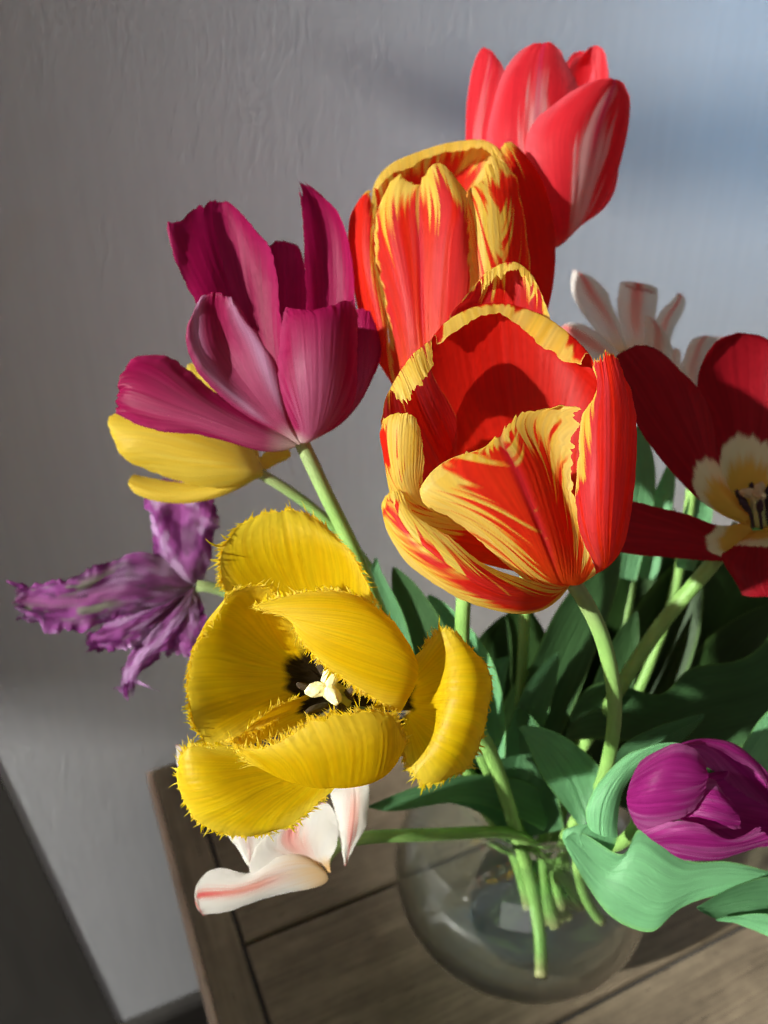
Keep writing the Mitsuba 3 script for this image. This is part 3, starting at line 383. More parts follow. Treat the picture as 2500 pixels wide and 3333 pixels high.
('lily_tulip__petal','lily',{'seed': 71},'-6758 21650 59175 -6741 21645 59181 -6726 21645 59181 -6711 21645 59181 -6697 21650 59175 -7170 21791 59461 -7028 21745 59509 -6902 21745 59509 -6776 21745 59509 -6663 21791 59461 -7770 22071 60287 -7502 22025 60334 -7313 22025 60334 -7125 22025 60334 -6951 22071 60287 -7858 22329 60793 -7699 22306 60816 -7565 22282 60839 -7447 22306 60816 -7329 22329 60793 -7896 22512 61153 -7884 22518 61164 -7865 22518 61164 -7833 22515 61158 -7758 22506 61141'),
('lily_tulip__petal_001','lily',{'seed': 72, 'orange': 1},'-4422 21388 58661 -4375 21386 58673 -4322 21389 58680 -4269 21386 58673 -4217 21391 58667 -5992 20968 58260 -5603 20953 58367 -5164 20981 58423 -4724 20953 58367 -4294 20997 58316 -5741 20797 57924 -5403 20681 57971 -5090 20652 57916 -4782 20674 57890 -4420 20797 57924 -5352 20497 57472 -5173 20410 57578 -5017 20424 57606 -4834 20489 57663 -4661 20611 57696 -5090 20283 57190 -5035 20256 57206 -4991 20261 57217 -4947 20275 57245 -4902 20325 57274'),
('lily_tulip__petal_002','lily',{'seed': 73, 'stripe': 0.7, 'orange': 0.7},'-2164 20203 56932 -2128 20229 56933 -2091 20237 56933 -2052 20235 56946 -2002 20225 56959 -3308 20139 57459 -3016 20353 57466 -2709 20425 57469 -2391 20410 57578 -1976 20324 57683 -4891 19856 57317 -4239 20337 57847 -3454 20637 58023 -2579 20779 58302 -1758 20521 58072 -4850 20293 57899 -4258 20707 58298 -3469 21010 58479 -2652 21181 58815 -1735 21006 58747 -4517 20722 58190 -4034 21010 58479 -3420 21270 58715 -2727 21442 59052 -2213 21443 59329'),
('lily_tulip__petal_003','lily',{'seed': 74, 'stripe': 1, 'orange': 0.6},'-2179 20207 56995 -2165 20169 56987 -2153 20144 56954 -2131 20125 56900 -2099 20128 56857 -3217 20582 57640 -3097 20267 57572 -2997 20055 57293 -2817 19900 56851 -2553 19927 56492 -4248 20295 57628 -4274 19926 57455 -4212 19758 57125 -4036 19660 56795 -3844 19674 56408 -5038 19927 57318 -5239 19646 57179 -5239 19506 56905 -5127 19408 56576 -4943 19441 56226 -5928 19917 57574 -6222 19646 57179 -6284 19450 56796 -6167 19304 56439 -5848 19217 56063 -6714 19729 57343 -6903 19541 57042 -6903 19374 56714 -6824 19255 56412 -6506 19122 56083 -6726 19171 56248 -6695 19115 56138 -6652 19082 56073 -6616 19079 56067 -6542 19088 56084'),
('lily_tulip__petal_004','lily',{'seed': 75, 'stripe': 0.8},'-2194 21884 59490 -2148 21889 59516 -2102 21895 59536 -2064 21899 59545 -2038 21902 59541 -2042 21791 59461 -1658 21831 59678 -1278 21880 59842 -962 21917 59915 -742 21937 59886 -1953 21511 59325 -1519 21506 59590 -1141 21489 59694 -828 21517 59750 -568 21699 59833 -1751 21079 58753 -1447 21030 59070 -1134 21042 59231 -824 21092 59261 -578 21262 59249 -1720 20852 58306 -1478 20747 58515 -1196 20732 58622 -887 20804 58626 -678 20935 58608 -1585 20639 57752 -1453 20566 57884 -1297 20595 57940 -1110 20623 57995 -968 20738 58083 -1488 20391 57128 -1469 20383 57111 -1450 20383 57111 -1425 20391 57128 -1400 20426 57195'),
('lily_tulip_001__petal','lily',{'seed': 81, 'stripe': 0.9, 'orange': 0.8, 'dull': 0.6},'12643 39148 71190 12674 39123 71207 12715 39123 71207 12739 39129 71195 12771 39139 71172 11437 39440 71798 11702 39228 71941 12038 39228 71941 12233 39273 71844 12497 39363 71647 10399 39933 72951 10729 39708 73256 11232 39746 73331 11617 39878 73217 11988 40017 72931 9600 40422 74099 9954 40154 74320 10455 40192 74394 11004 40327 74285 11565 40517 73912 9474 40805 74851 9744 40689 74996 10070 40646 75004 10542 40662 74943 11075 40796 74646 9570 41123 75287 9600 41120 75320 9631 41116 75329 9667 41117 75312 9739 41103 75249'),
('lily_tulip_001__petal_001','lily',{'seed': 82, 'stripe': 1.2, 'orange': 0.6, 'dull': 0.6},'12811 39114 71115 12832 39084 71124 12871 39079 71125 12913 39084 71124 12963 39109 71106 12337 39646 71829 12512 39395 71896 12837 39353 71908 13189 39395 71896 13613 39607 71753 11928 40303 73118 12233 40001 73272 12712 39916 73292 13245 40001 73272 13869 40303 73118 11912 40757 74197 12207 40413 74267 12769 40327 74285 13301 40413 74267 13967 40719 74121 12014 40921 74705 12322 40499 74810 12714 40401 74804 13245 40461 74735 13937 40787 74441 12129 40325 74655 12410 40077 74540 12729 40007 74497 13076 40031 74451 13622 40240 74302'),
('lily_tulip_001__petal_002','lily',{'seed': 83, 'stripe': 1, 'dull': 0.6},'13045 39269 71062 13069 39254 71077 13100 39254 71077 13131 39254 71077 13168 39269 71062 13557 39730 71806 13754 39601 71927 14009 39601 71927 14264 39601 71927 14580 39730 71806 13970 40473 73078 14209 40303 73118 14449 40222 73052 14634 40187 72890 14910 40201 72545 14568 40783 73687 14778 40674 73753 14948 40655 73715 15134 40639 73592 15380 40628 73383 15038 41035 74182 15106 41047 74205 15166 41043 74197 15252 41016 74144 15363 40977 74068'),
('lily_tulip_001__petal_003','lily',{'seed': 84, 'stripe': 1.3, 'dull': 0.6},'12674 39057 71001 12685 39036 71028 12702 39036 71049 12726 39055 71064 12756 39094 71074 11051 38967 71242 11149 38794 71463 11292 38787 71636 11484 38946 71762 11726 39273 71844 9955 39005 71317 10037 38901 71860 10183 39007 72255 10455 39205 72456 10841 39618 72520 8919 39395 71896 8969 39289 72435 9201 39357 72754 9556 39517 72883 9997 39809 72896 8792 39664 72424 8858 39675 72633 8975 39698 72771 9153 39790 72859 9342 39902 72891'),
('lily_tulip_001__petal_004','lily',{'seed': 85, 'stripe': 0.6, 'orange': 0.3, 'dull': 0.6},'12744 38864 71017 12774 38838 71035 12815 38838 71035 12862 38854 71020 12922 38865 70975 12743 38432 71312 12992 38221 71458 13323 38221 71458 13713 38349 71336 14220 38445 70965 12948 38877 72373 13182 38541 72460 13594 38504 72387 14026 38559 72121 14523 38590 71436 12990 39292 73187 13157 39141 73264 13459 38981 73137 13819 38953 72896 14284 38961 72351 12990 39390 73380 13059 39370 73434 13158 39363 73419 13300 39333 73360 13505 39311 73224'),
('lily_tulip_002__petal','lily',{'seed': 86, 'stripe': 0.3},'14786 35245 70148 14792 35231 70163 14806 35231 70163 14825 35231 70163 14851 35245 70148 14028 35628 70925 14086 35513 71043 14203 35513 71043 14359 35513 71043 14577 35628 70925 13490 35943 71716 13540 35903 71808 13657 35920 71843 13813 35903 71808 14028 36002 71658 13451 36227 72273 13515 36242 72389 13632 36260 72424 13749 36242 72389 13950 36287 72217 13715 36454 72545 13754 36464 72566 13793 36468 72573 13840 36461 72559 13887 36447 72531'),
('lily_tulip_002__petal_001','lily',{'seed': 87, 'stripe': 0.5, 'orange': 0.5},'14829 35179 70179 14836 35161 70185 14846 35152 70188 14874 35152 70188 14910 35166 70174 14220 35326 71023 14276 35175 71072 14361 35100 71097 14592 35100 71097 14888 35216 70978 13841 35656 71842 13983 35409 71876 14222 35298 71831 14561 35339 71739 14965 35533 71600 13919 35849 72222 14060 35672 72391 14376 35577 72379 14715 35619 72288 15121 35779 72084 14220 36244 72823 14361 36029 72920 14638 35951 72940 15088 36089 72865 15541 36208 72754 14679 36477 73108 14842 36417 73163 15059 36381 73180 15386 36413 73156 15808 36480 73115'),
('red_tulip__petal','red',{'bw': 0.4, 'seed': 91, 'cream': 0.33},'14243 27658 68249 14476 27751 68201 14739 27798 68177 14991 27775 68189 15231 27669 68214 13432 28781 69834 14014 29022 69728 14678 29142 69675 15320 29082 69702 15926 28811 69749 12867 29777 71790 13860 30337 71731 14898 30555 71725 15786 30399 71709 16561 29902 71745 12449 30164 72838 13506 30821 73115 14739 31135 73298 15756 30946 73215 16723 30257 72877 12607 30387 73855 13471 30935 74207 14460 31156 74350 15361 31030 74249 16153 30328 73738 13114 30505 74521 13629 30731 74673 14052 30829 74721 14612 30734 74679 15268 30446 74404'),
('red_tulip__petal_001','red',{'bw': 0.4, 'seed': 92, 'cream': 0.3},'14329 27325 67990 14481 27512 68010 14584 27619 68103 14638 27655 68233 14680 27657 68410 12382 27440 68939 12738 27913 68999 12990 28181 69235 13127 28271 69556 13240 28270 69988 11071 27610 70140 11589 28297 70331 12056 28687 70662 12423 28834 71095 12804 28853 71712 9801 28032 71548 10457 28788 71873 11044 29210 72268 11604 29354 72694 12141 29282 72987 9051 28718 73038 9620 29301 73314 10177 29574 73561 10797 29612 73781 11383 29461 73628 8760 29335 73960 9087 29667 74178 9427 29819 74331 9940 29883 74457 10646 29790 74274 8868 29436 74158 9131 29652 74292 9535 29795 74428 9855 29812 74463 10335 29766 74371'),
('red_tulip__petal_002','red',{'bw': 0.4, 'seed': 93, 'cream': 0.3},'14888 27675 68300 14992 27650 68135 15031 27601 67982 15018 27506 67853 14915 27329 67738 15694 27913 68999 15958 27851 68589 16058 27730 68206 16024 27492 67884 15758 27052 67599 16920 27911 69863 17430 27913 69144 17598 27674 68531 17495 27288 67918 16920 26675 67437 17893 27670 70113 18437 27646 69487 18671 27411 68881 18566 27029 68277 18022 26476 67770 18797 27316 69853 19071 27290 69513 19240 27175 69142 19135 26913 68772 18860 26622 68491'),
('red_tulip__petal_003','red',{'bw': 0.4, 'seed': 94, 'cream': 0.28},'14441 27569 68121 14420 27369 68018 14441 27263 67896 14538 27238 67761 14719 27294 67640 12919 27232 68096 12878 26736 67847 12933 26475 67550 13168 26414 67214 13607 26553 66908 11812 27109 68578 11615 26651 68258 11589 26390 67891 11768 26302 67427 12226 26368 66980 10431 27014 68971 10204 26593 68578 10204 26362 68125 10322 26217 67696 10582 26191 67210 9218 26954 69286 9020 26563 68808 8956 26333 68357 9039 26160 67873 9238 26078 67423 8690 26794 69117 8545 26505 68695 8481 26333 68357 8554 26189 68002 8710 26131 67671'),
('red_tulip__petal_004','red',{'bw': 0.4, 'seed': 95, 'cream': 0.28},'14373 27279 67714 14574 27187 67824 14823 27176 67859 15123 27199 67847 15477 27303 67761 13355 26616 67322 13853 26389 67599 14463 26361 67688 15200 26418 67656 16078 26675 67437 13047 26198 67080 13576 25728 67026 14305 25614 66947 15162 25671 66913 16261 26096 66879 13348 25639 66560 13769 25300 66474 14369 25187 66397 15158 25243 66362 16120 25581 66447 13639 25239 66065 14085 25108 66097 14558 25053 66133 15158 25108 66097 15923 25296 66178'),
('violet_tulip__petal','violet',{'seed': 101},'9616 20215 61081 9631 20217 61036 9642 20205 60995 9647 20182 60966 9642 20137 60960 10503 20278 61452 10640 20296 61076 10729 20193 60735 10770 19999 60492 10714 19627 60451 12015 20623 61717 12189 20538 61001 12282 20283 60363 12184 19717 60076 11946 18911 60006 13134 20412 61578 13289 20312 60969 13384 20059 60335 13240 19480 60162 12972 18708 60157 13760 19919 61297 13856 19847 61019 13920 19612 60558 13794 19259 60416 13572 18866 60331'),
('violet_tulip__petal_001','violet',{'seed': 102, 'pale': 0.2, 'jag': 0.02},'9355 20055 61337 9391 20089 61322 9435 20120 61300 9492 20153 61249 9533 20152 61132 9718 19911 63482 10021 20204 63369 10393 20469 63202 10884 20756 62803 11254 20759 61846 11032 19809 63555 11324 20082 63542 11800 20383 63308 12074 20627 62412 12069 20566 61331 11712 19621 63186 12073 19929 63242 12528 20173 62896 12851 20392 61951 12792 20327 60862 12421 19498 62809 12728 19702 62797 13161 19872 62304 13437 20036 61527 13455 20058 60609 12946 19283 61974 13102 19385 62037 13383 19510 61732 13570 19621 61263 13662 19671 60673'),
('violet_tulip__petal_002','violet',{'seed': 103, 'pale': 0.4, 'crease': 0.6},'9528 19778 60841 9523 19750 60818 9520 19727 60789 9525 19704 60761 9541 19690 60733 10028 19305 62292 9981 19073 62112 9957 18888 61886 9995 18703 61661 10118 18592 61442 10820 19308 62710 10666 18811 62560 10614 18528 62279 10675 18336 61902 10848 18287 61531 11190 19168 62435 11213 18701 62343 11277 18490 62068 11395 18397 61747 11514 18317 61453 11588 19031 62030 11659 18784 61957 11710 18642 61815 11759 18531 61597 11810 18447 61364'),
('violet_tulip__petal_003','violet',{'seed': 104, 'pale': 0.35, 'ruf': 0.3},'9321 19963 61069 9276 19913 61037 9260 19879 60987 9272 19856 60926 9320 19850 60831 8699 20015 62586 8336 19602 62324 8211 19329 61926 8305 19146 61430 8688 19097 60647 9011 19653 63525 8497 19050 63303 8335 18657 62806 8497 18446 62117 8980 18494 61250 9754 19543 63995 9185 18834 63841 9021 18418 63301 9185 18213 62623 9586 18308 61848 10337 19358 63770 9983 18799 63636 9899 18537 63258 9923 18366 62786 9985 18360 62086 10575 19198 63318 10545 18930 63343 10519 18802 63229 10502 18711 62913 10337 18628 62338'),
('violet_tulip__petal_004','violet',{'seed': 105, 'pale': 0.35, 'ruf': 0.4, 'jag': 0.02},'9323 19685 60817 9347 19686 60785 9388 19695 60737 9440 19709 60683 9492 19726 60632 8652 18568 61121 8848 18572 60853 9183 18648 60453 9608 18766 59997 10040 18896 59565 9216 18161 61971 9230 17883 61699 9525 17951 61147 9933 18103 60483 10549 18430 59749 10077 17970 62146 10086 17680 61851 10366 17679 61300 10813 17889 60611 11417 18286 60017 10817 17825 61724 10969 17700 61616 11317 17780 61222 11727 17972 60774 12295 18341 60399 12246 18315 61585 12489 18157 61551 12823 18119 61338 13099 18209 61103 13319 18414 60818'),
]
STEMS = [
('striped_tulip__stem',2.6,'5968 21279 69194 6467 21348 68449 7098 21318 67289 7739 21414 65495 8217 21774 63559 8484 22231 61152 8811 23710 57446 8842 26556 52019 8725 27364 48098 9305 27172 45518'),
('striped_tulip_001__stem',3.0,'3365 27579 70546 3206 26408 67147 3112 25764 64781 3212 25825 62699 4132 26563 57539 5905 27779 52215 7077 27685 48728 8564 27171 44414'),
('pink_tulip__stem',2.6,'6713 36280 77710 6642 35181 74012 6618 33278 68075 6687 30708 59507 6959 28861 51035 7831 28723 47461 9520 27825 43496'),
('magenta_tulip__stem',2.8,'-3066 26767 71816 -2670 26476 71024 -2125 26117 69879 -1210 25787 67911 -260 25512 65387 1412 26713 60035 4772 28087 52821 6370 28006 49357 7495 27172 45518'),
('yellow_tulip__stem',2.3,'-5187 29869 69092 -4069 29825 68346 -2750 29811 67218 -1197 29703 65464 1071 29246 60602 4628 28703 52487 6771 28596 48313 9020 28166 44165'),
('parrot_tulip__stem',2.6,'-8524 30366 63240 -7447 30608 62835 -5404 30437 61177 -1754 29462 57723 4430 28711 51843 6771 28487 48098 10021 27939 43719'),
('fringed_tulip__stem',3.1,'-1335 19432 66010 8 20600 64780 2275 22939 62321 3991 24524 59704 4885 25065 57242 5606 25351 54719 6576 26365 50982 7491 25309 47369 7413 23162 46019'),
('lily_tulip__stem',2.5,'-2286 20668 56982 -1679 21128 57445 -709 21444 57404 1308 22189 56664 3333 23422 55340 5701 25257 53213 8048 26993 49572 10391 27172 45518'),
('lily_tulip_001__stem',2.5,'12863 39276 71036 13283 38219 68521 13412 37231 66362 12867 34572 59600 9856 30383 50058 8914 29069 47039 10645 28497 43714'),
('lily_tulip_002__stem',2.5,'14925 35430 70096 14881 34657 67477 14319 32893 60711 10633 29911 50894 9656 29069 47039 11272 28166 44165'),
('red_tulip__stem',3.1,'14424 28086 67577 13521 27708 66173 12676 27573 64807 11737 27433 63211 10166 27105 59705 8507 28348 52231 8119 28031 48305 8943 26734 44658'),
('violet_tulip__stem',2.6,'9655 20963 59764 9705 21599 57708 9618 23714 54150 9283 25955 50838 10114 25951 47526 10941 25861 46249'),
]
LEAVES = [  # second value
('upright narrow green leaf right of the magenta tulip stem, lit along its edge',1.1,'980 26384 58612 1439 26665 58518 1889 26721 58627 187 27083 60773 821 27491 60670 1453 27572 60829 -543 27827 63136 111 28270 63058 771 28357 63229 -692 28409 64532 -287 28664 64459 123 28699 64526 -401 28944 65555 -345 28976 65540 -288 28978 65543'),
('dark green leaf standing between the fringed yellow and striped tulips',0.62,'2747 26397 56408 3555 26493 56505 4313 26279 56906 1928 27531 58931 3023 27725 59184 4054 27464 59814 1007 28179 61124 1961 28417 61475 2874 28222 62141 410 28862 63290 1026 29018 63520 1626 28884 63938 341 29296 64850 413 29315 64877 483 29299 64925'),
('pale green leaf bent behind the pale stem under the striped tulip',1.15,'4283 27030 55903 4888 26948 56059 5422 26545 56530 3889 27969 57961 4658 27899 58231 5334 27397 58870 3165 28627 60145 3874 28629 60550 4505 28185 61286 2315 29110 62169 2694 29139 62461 3043 28899 62932 1917 29352 63385 1958 29356 63421 1997 29330 63477'),
('short green leaf tip with a sunlit end beside the fringed yellow tulip',1.0,'3088 27206 56720 3650 27401 56187 4188 27353 55883 3729 27924 58318 4513 28219 57677 5258 28182 57321 4313 28554 59660 4966 28795 59099 5580 28748 58767 5682 29068 60308 5736 29086 60252 5784 29078 60216'),
('narrow leaf with a sunlit patch near the middle of the dark foliage',1.0,'5335 26779 55301 6058 27056 54799 6731 27062 54571 5848 27855 57746 6693 28179 57156 7474 28172 56858 6778 28633 59522 7396 28858 59048 7957 28828 58777 7923 29222 60391 7984 29244 60342 8039 29240 60313'),
('long dark green leaf rising behind the curved stem of the front striped tulip',0.62,'5453 27263 54704 6404 27515 54030 7285 27410 53719 6396 28759 58306 7702 29127 57445 8899 28981 57015 7382 29735 61123 8708 30104 60228 9903 29922 59725 8960 30622 63482 9878 30865 62822 10680 30707 62410 10743 31264 64618 10826 31285 64557 10896 31269 64516'),
('thin dark pointed leaf standing right of the curved flower stem',0.6,'9294 28368 56159 10226 28628 55598 11051 28551 55350 9742 29114 58364 10815 29425 57754 11757 29338 57473 10613 29895 60353 11360 30118 59949 12009 30058 59754 11721 30592 61743 11791 30613 61707 11851 30607 61689'),
('broad dark leaf behind the foliage at the right edge',0.5,'9209 29423 53695 11210 29633 51514 13011 29131 50008 10553 31010 57470 14255 31558 54117 17582 30807 51755 12448 32539 60628 16688 33350 57529 20456 32717 55348 15057 33862 63028 18443 34553 60753 21365 34087 59113 19478 35187 64200 19974 35288 63883 20380 35223 63652'),
('broad dark leaf in the shade beneath the dark red tulip',0.5,'7351 30484 51860 8917 29934 51200 10273 28837 51146 8561 32751 55521 11148 31867 54468 13279 30051 54317 10198 34393 59037 13035 33498 58012 15306 31547 57840 12257 35183 61886 14307 34609 61279 15951 33242 61190 14859 35387 64160 15021 35345 64118 15155 35236 64111'),
('dark leaf in the deep shade behind the front striped tulip stem',0.5,'4276 29040 51676 5978 29461 51043 7609 29399 50922 3819 30279 54421 6238 30869 53493 8566 30737 53233 4154 31396 57100 6687 32032 56169 9117 31881 55874 5167 32358 59061 6863 32814 58512 8473 32733 58352 6882 33297 60464 7029 33336 60418 7165 33329 60403'),
('wide shaded leaf at the base of the foliage above the vase rim',0.5,'6230 27936 51796 8165 28550 51374 9982 28633 51536 5336 29016 53784 8001 29863 53199 10526 29949 53368 5585 30173 55684 7889 30954 55271 10067 31053 55465 7266 31625 57644 7460 31697 57621 7641 31709 57645'),
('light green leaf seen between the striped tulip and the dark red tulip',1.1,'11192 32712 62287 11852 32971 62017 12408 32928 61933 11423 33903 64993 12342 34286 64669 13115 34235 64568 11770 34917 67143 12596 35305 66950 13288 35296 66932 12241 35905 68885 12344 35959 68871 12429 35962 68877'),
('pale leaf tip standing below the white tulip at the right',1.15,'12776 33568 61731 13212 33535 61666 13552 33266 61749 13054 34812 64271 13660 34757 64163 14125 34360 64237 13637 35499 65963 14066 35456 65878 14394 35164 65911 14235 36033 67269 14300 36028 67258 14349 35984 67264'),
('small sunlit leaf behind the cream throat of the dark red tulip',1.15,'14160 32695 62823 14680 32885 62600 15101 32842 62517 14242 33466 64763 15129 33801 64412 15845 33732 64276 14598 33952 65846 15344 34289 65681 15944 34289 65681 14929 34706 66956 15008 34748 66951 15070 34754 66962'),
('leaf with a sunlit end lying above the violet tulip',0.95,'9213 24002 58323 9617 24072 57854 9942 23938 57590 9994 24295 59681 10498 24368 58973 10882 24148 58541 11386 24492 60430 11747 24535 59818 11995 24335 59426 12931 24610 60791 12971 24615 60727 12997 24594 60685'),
('green leaf stretching left over the vase rim under the fringed tulip',0.9,'7410 25740 52842 7927 26750 52728 8306 27268 53193 4932 24947 55131 5239 25894 55082 5457 26386 55545 3020 24299 56198 3034 25015 56178 3005 25388 56537 1059 23732 56401 996 24263 56376 921 24539 56637 -661 23747 56494 -670 23807 56491 -678 23839 56521'),
('second narrow leaf curving down over the vase rim',1.0,'5808 25887 51848 6165 26237 51764 6482 26404 51899 4603 25731 53825 4934 26181 53809 5226 26413 54038 3456 25370 54821 3568 25812 54881 3652 26057 55160 2056 25249 55467 2061 25309 55477 2063 25342 55514'),
('upright shaded leaf above the vase with a pale sunlit strip at its lower edge',0.85,'6890 26418 51559 7736 26448 51831 8445 26069 52571 6080 27035 53953 7078 27045 54220 7923 26561 54998 5867 27680 56299 6667 27677 56491 7352 27266 57064 6175 28019 58100 6269 28020 58126 6351 27972 58194'),
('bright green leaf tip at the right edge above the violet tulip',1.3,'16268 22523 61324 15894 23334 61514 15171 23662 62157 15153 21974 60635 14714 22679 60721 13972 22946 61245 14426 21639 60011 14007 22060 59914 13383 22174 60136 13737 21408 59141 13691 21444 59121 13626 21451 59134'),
('dark leaf closing the gap between the pale stem and the front striped tulip',0.55,'4021 28370 51440 5439 28920 50972 6810 29065 50947 3473 29750 54365 5212 30469 53868 6904 30664 53868 3323 30858 56696 4961 31448 56053 6557 31523 55839 4517 32045 58843 5519 32337 58287 6479 32294 57977 5970 32819 59966 6061 32844 59913 6146 32838 59881'),
('tall dark leaf behind the stems under the dark red tulip',0.5,'8564 29934 51459 10798 30264 50185 12848 29954 49576 9342 31934 55705 12311 32380 54017 15012 31911 53096 10966 33560 59114 13999 34084 57584 16718 33646 56724 12509 34973 61784 14892 35543 60991 17007 35365 60641 14837 36486 64082 14999 36532 64044 15140 36526 64032'),
('dark leaf at the right edge behind the wavy shaded leaf',0.5,'13385 29470 53078 15171 29007 52169 16601 27945 51915 14525 31303 56270 17116 30631 54950 19113 29056 54502 16758 32562 59166 18898 31964 57993 20500 30564 57476 20282 32821 60908 20469 32764 60797 20608 32630 60737'),
('broad pale leaf pointing up left beside the vase rim',1.1,'7898 22562 56735 8243 22584 57025 8572 22817 57235 7261 22936 57468 7944 23276 57724 8931 23446 58469 6400 23480 58536 7342 23823 58798 8272 23871 59303 5936 23922 59403 6502 24194 59640 7186 24234 60017 5442 24364 60271 5502 24387 60317 5562 24408 60357'),
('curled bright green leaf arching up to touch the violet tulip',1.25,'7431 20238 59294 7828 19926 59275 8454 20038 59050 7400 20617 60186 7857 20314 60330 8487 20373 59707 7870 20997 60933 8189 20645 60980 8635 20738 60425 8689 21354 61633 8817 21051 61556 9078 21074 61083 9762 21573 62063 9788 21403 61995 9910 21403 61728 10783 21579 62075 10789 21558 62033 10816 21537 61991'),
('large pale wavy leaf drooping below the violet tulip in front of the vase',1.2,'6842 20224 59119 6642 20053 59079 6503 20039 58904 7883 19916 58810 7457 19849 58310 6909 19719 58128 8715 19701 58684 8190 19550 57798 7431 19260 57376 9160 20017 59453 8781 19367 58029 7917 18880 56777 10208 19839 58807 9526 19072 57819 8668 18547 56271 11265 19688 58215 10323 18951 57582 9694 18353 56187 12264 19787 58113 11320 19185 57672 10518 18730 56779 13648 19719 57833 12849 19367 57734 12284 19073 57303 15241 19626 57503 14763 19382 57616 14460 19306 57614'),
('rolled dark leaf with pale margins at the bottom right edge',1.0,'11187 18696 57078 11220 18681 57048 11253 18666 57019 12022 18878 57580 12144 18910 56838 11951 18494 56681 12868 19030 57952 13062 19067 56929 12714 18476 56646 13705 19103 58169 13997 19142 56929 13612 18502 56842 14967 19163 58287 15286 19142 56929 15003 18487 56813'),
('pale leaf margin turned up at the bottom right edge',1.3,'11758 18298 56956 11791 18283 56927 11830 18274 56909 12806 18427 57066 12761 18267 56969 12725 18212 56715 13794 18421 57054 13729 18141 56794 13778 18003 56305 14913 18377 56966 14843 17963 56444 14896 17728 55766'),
('small pale folded leaf base at the vase rim under the curled leaf',1.2,'6913 20496 58998 7540 20412 59285 8582 20403 58816 6557 20278 58720 7101 20101 58975 8473 20154 58478 6965 20016 58206 7379 19896 58497 8256 20046 58266 7253 19986 57996 7558 19937 58203 8003 20156 58330'),
('big shaded leaf with a wavy upper edge right of the curved stem',0.66,'8214 26714 58936 8070 26491 58249 7816 26146 57822 10318 27323 60132 10363 27082 58908 10147 26198 57923 12195 27106 59707 12471 26962 58420 12195 26043 57619 13275 27566 60608 14084 27171 58831 14128 25940 57416 14850 27584 61019 15876 27291 59317 16175 26094 57720 16972 28256 62464 17999 27618 60209 18336 26404 58328'),
]


# ------------------------------------------------------------------ setting
def slab(a0, a1, b0, b1, z0, z1, bev=.0012):
    """A bevelled board: a along the table's back edge, b from it towards the viewer."""
    q = []
    for i, z in ((bev, z1), (0, z1 - bev), (0, z0)):
        q += [(a0 + i, b0 + i, z), (a1 - i, b0 + i, z), (a1 - i, b1 - i, z), (a0 + i, b1 - i, z)]
    v = np.array([C0 + D2 * a - D1 * b + np.array([0, 0, z - TABLE]) for a, b, z in q])
    f = [[0, 3, 2], [0, 2, 1], [8, 9, 10], [8, 10, 11]]
    for k in (0, 4):
        for i in range(4):
            j = (i + 1) % 4
            f += [[k + i, k + j, k + 4 + j], [k + i, k + 4 + j, k + 4 + i]]
    m = trimesh.Trimesh(v, f, process=False)
    if m.volume < 0: m.invert()
    return m

def sheet(o, ex, ey, w, h, uvs=1.0):
    v = np.array([o, o + ex * w, o + ex * w + ey * h, o + ey * h]); uv = np.array([[0, 0], [w, 0], [w, h], [0, h]]) * uvs
    return (v, np.array([[0, 1, 2], [0, 2, 3]])), uv

WALL0 = C0 + D1 * .02
m_, uv_ = sheet(np.array([*(WALL0 - D2 * 2.2)[:2], 0.]), D2, np.array([0, 0, 1.]), 5.0, 2.5)
put('wall', m_, 'wall_paint', uv=uv_); tag('wall', 'grey painted wall with fine vertical brush texture', kind='structure')
m_, uv_ = sheet(np.array([-3., -3., 0.]), np.array([1., 0, 0]), np.array([0, 1., 0]), 6., 6.)
put('floor', m_, 'floor_boards', uv=uv_); tag('floor', 'dark floor below the table', kind='structure')
put('skirting_board', slab(-2.2, 2.8, -.0185, -.0035, .0, .115, .003), 'floor_boards'); tag('skirting_board', 'dark skirting board along the wall', kind='structure')

put('wall_shade_board', sun_board(-1.4, -0.4334, .448, 1.6, 3.0), 'floor_boards'); tag('wall_shade_board', 'board added outside the frame to shade the left of the wall', kind='structure')  # unseen board added to keep sun off the left wall
bar_ = [np.array(x) for x in ((-0.4098, 0.9050), (-0.3930, 0.9438))]
e_ = (bar_[1] - bar_[0]) / np.linalg.norm(bar_[1] - bar_[0]); w_ = np.array([-e_[1], e_[0]]) * .009
put('band_shade_strip', trimesh.convex.convex_hull(np.array([SUN * (AIM @ SUN + 1.1 + k) + EH * p[0] + EV * p[1] for k in (0, .02)
    for p in (bar_[0] - e_ * .035 - w_, bar_[0] - e_ * .035 + w_, bar_[1] + e_ * .3 - w_, bar_[1] + e_ * .3 + w_)])), 'floor_boards'); tag('band_shade_strip', 'strip added outside the frame to cast a band on the wall', kind='structure')  # unseen strip added to throw a soft dark band on the wall
put('table_shade_board', sun_board(-0.4522, .7, -.5, .456, 2.03), 'floor_boards'); tag('table_shade_board', 'board added outside the frame to shade the table', kind='structure')  # unseen board added to keep sun off the table top

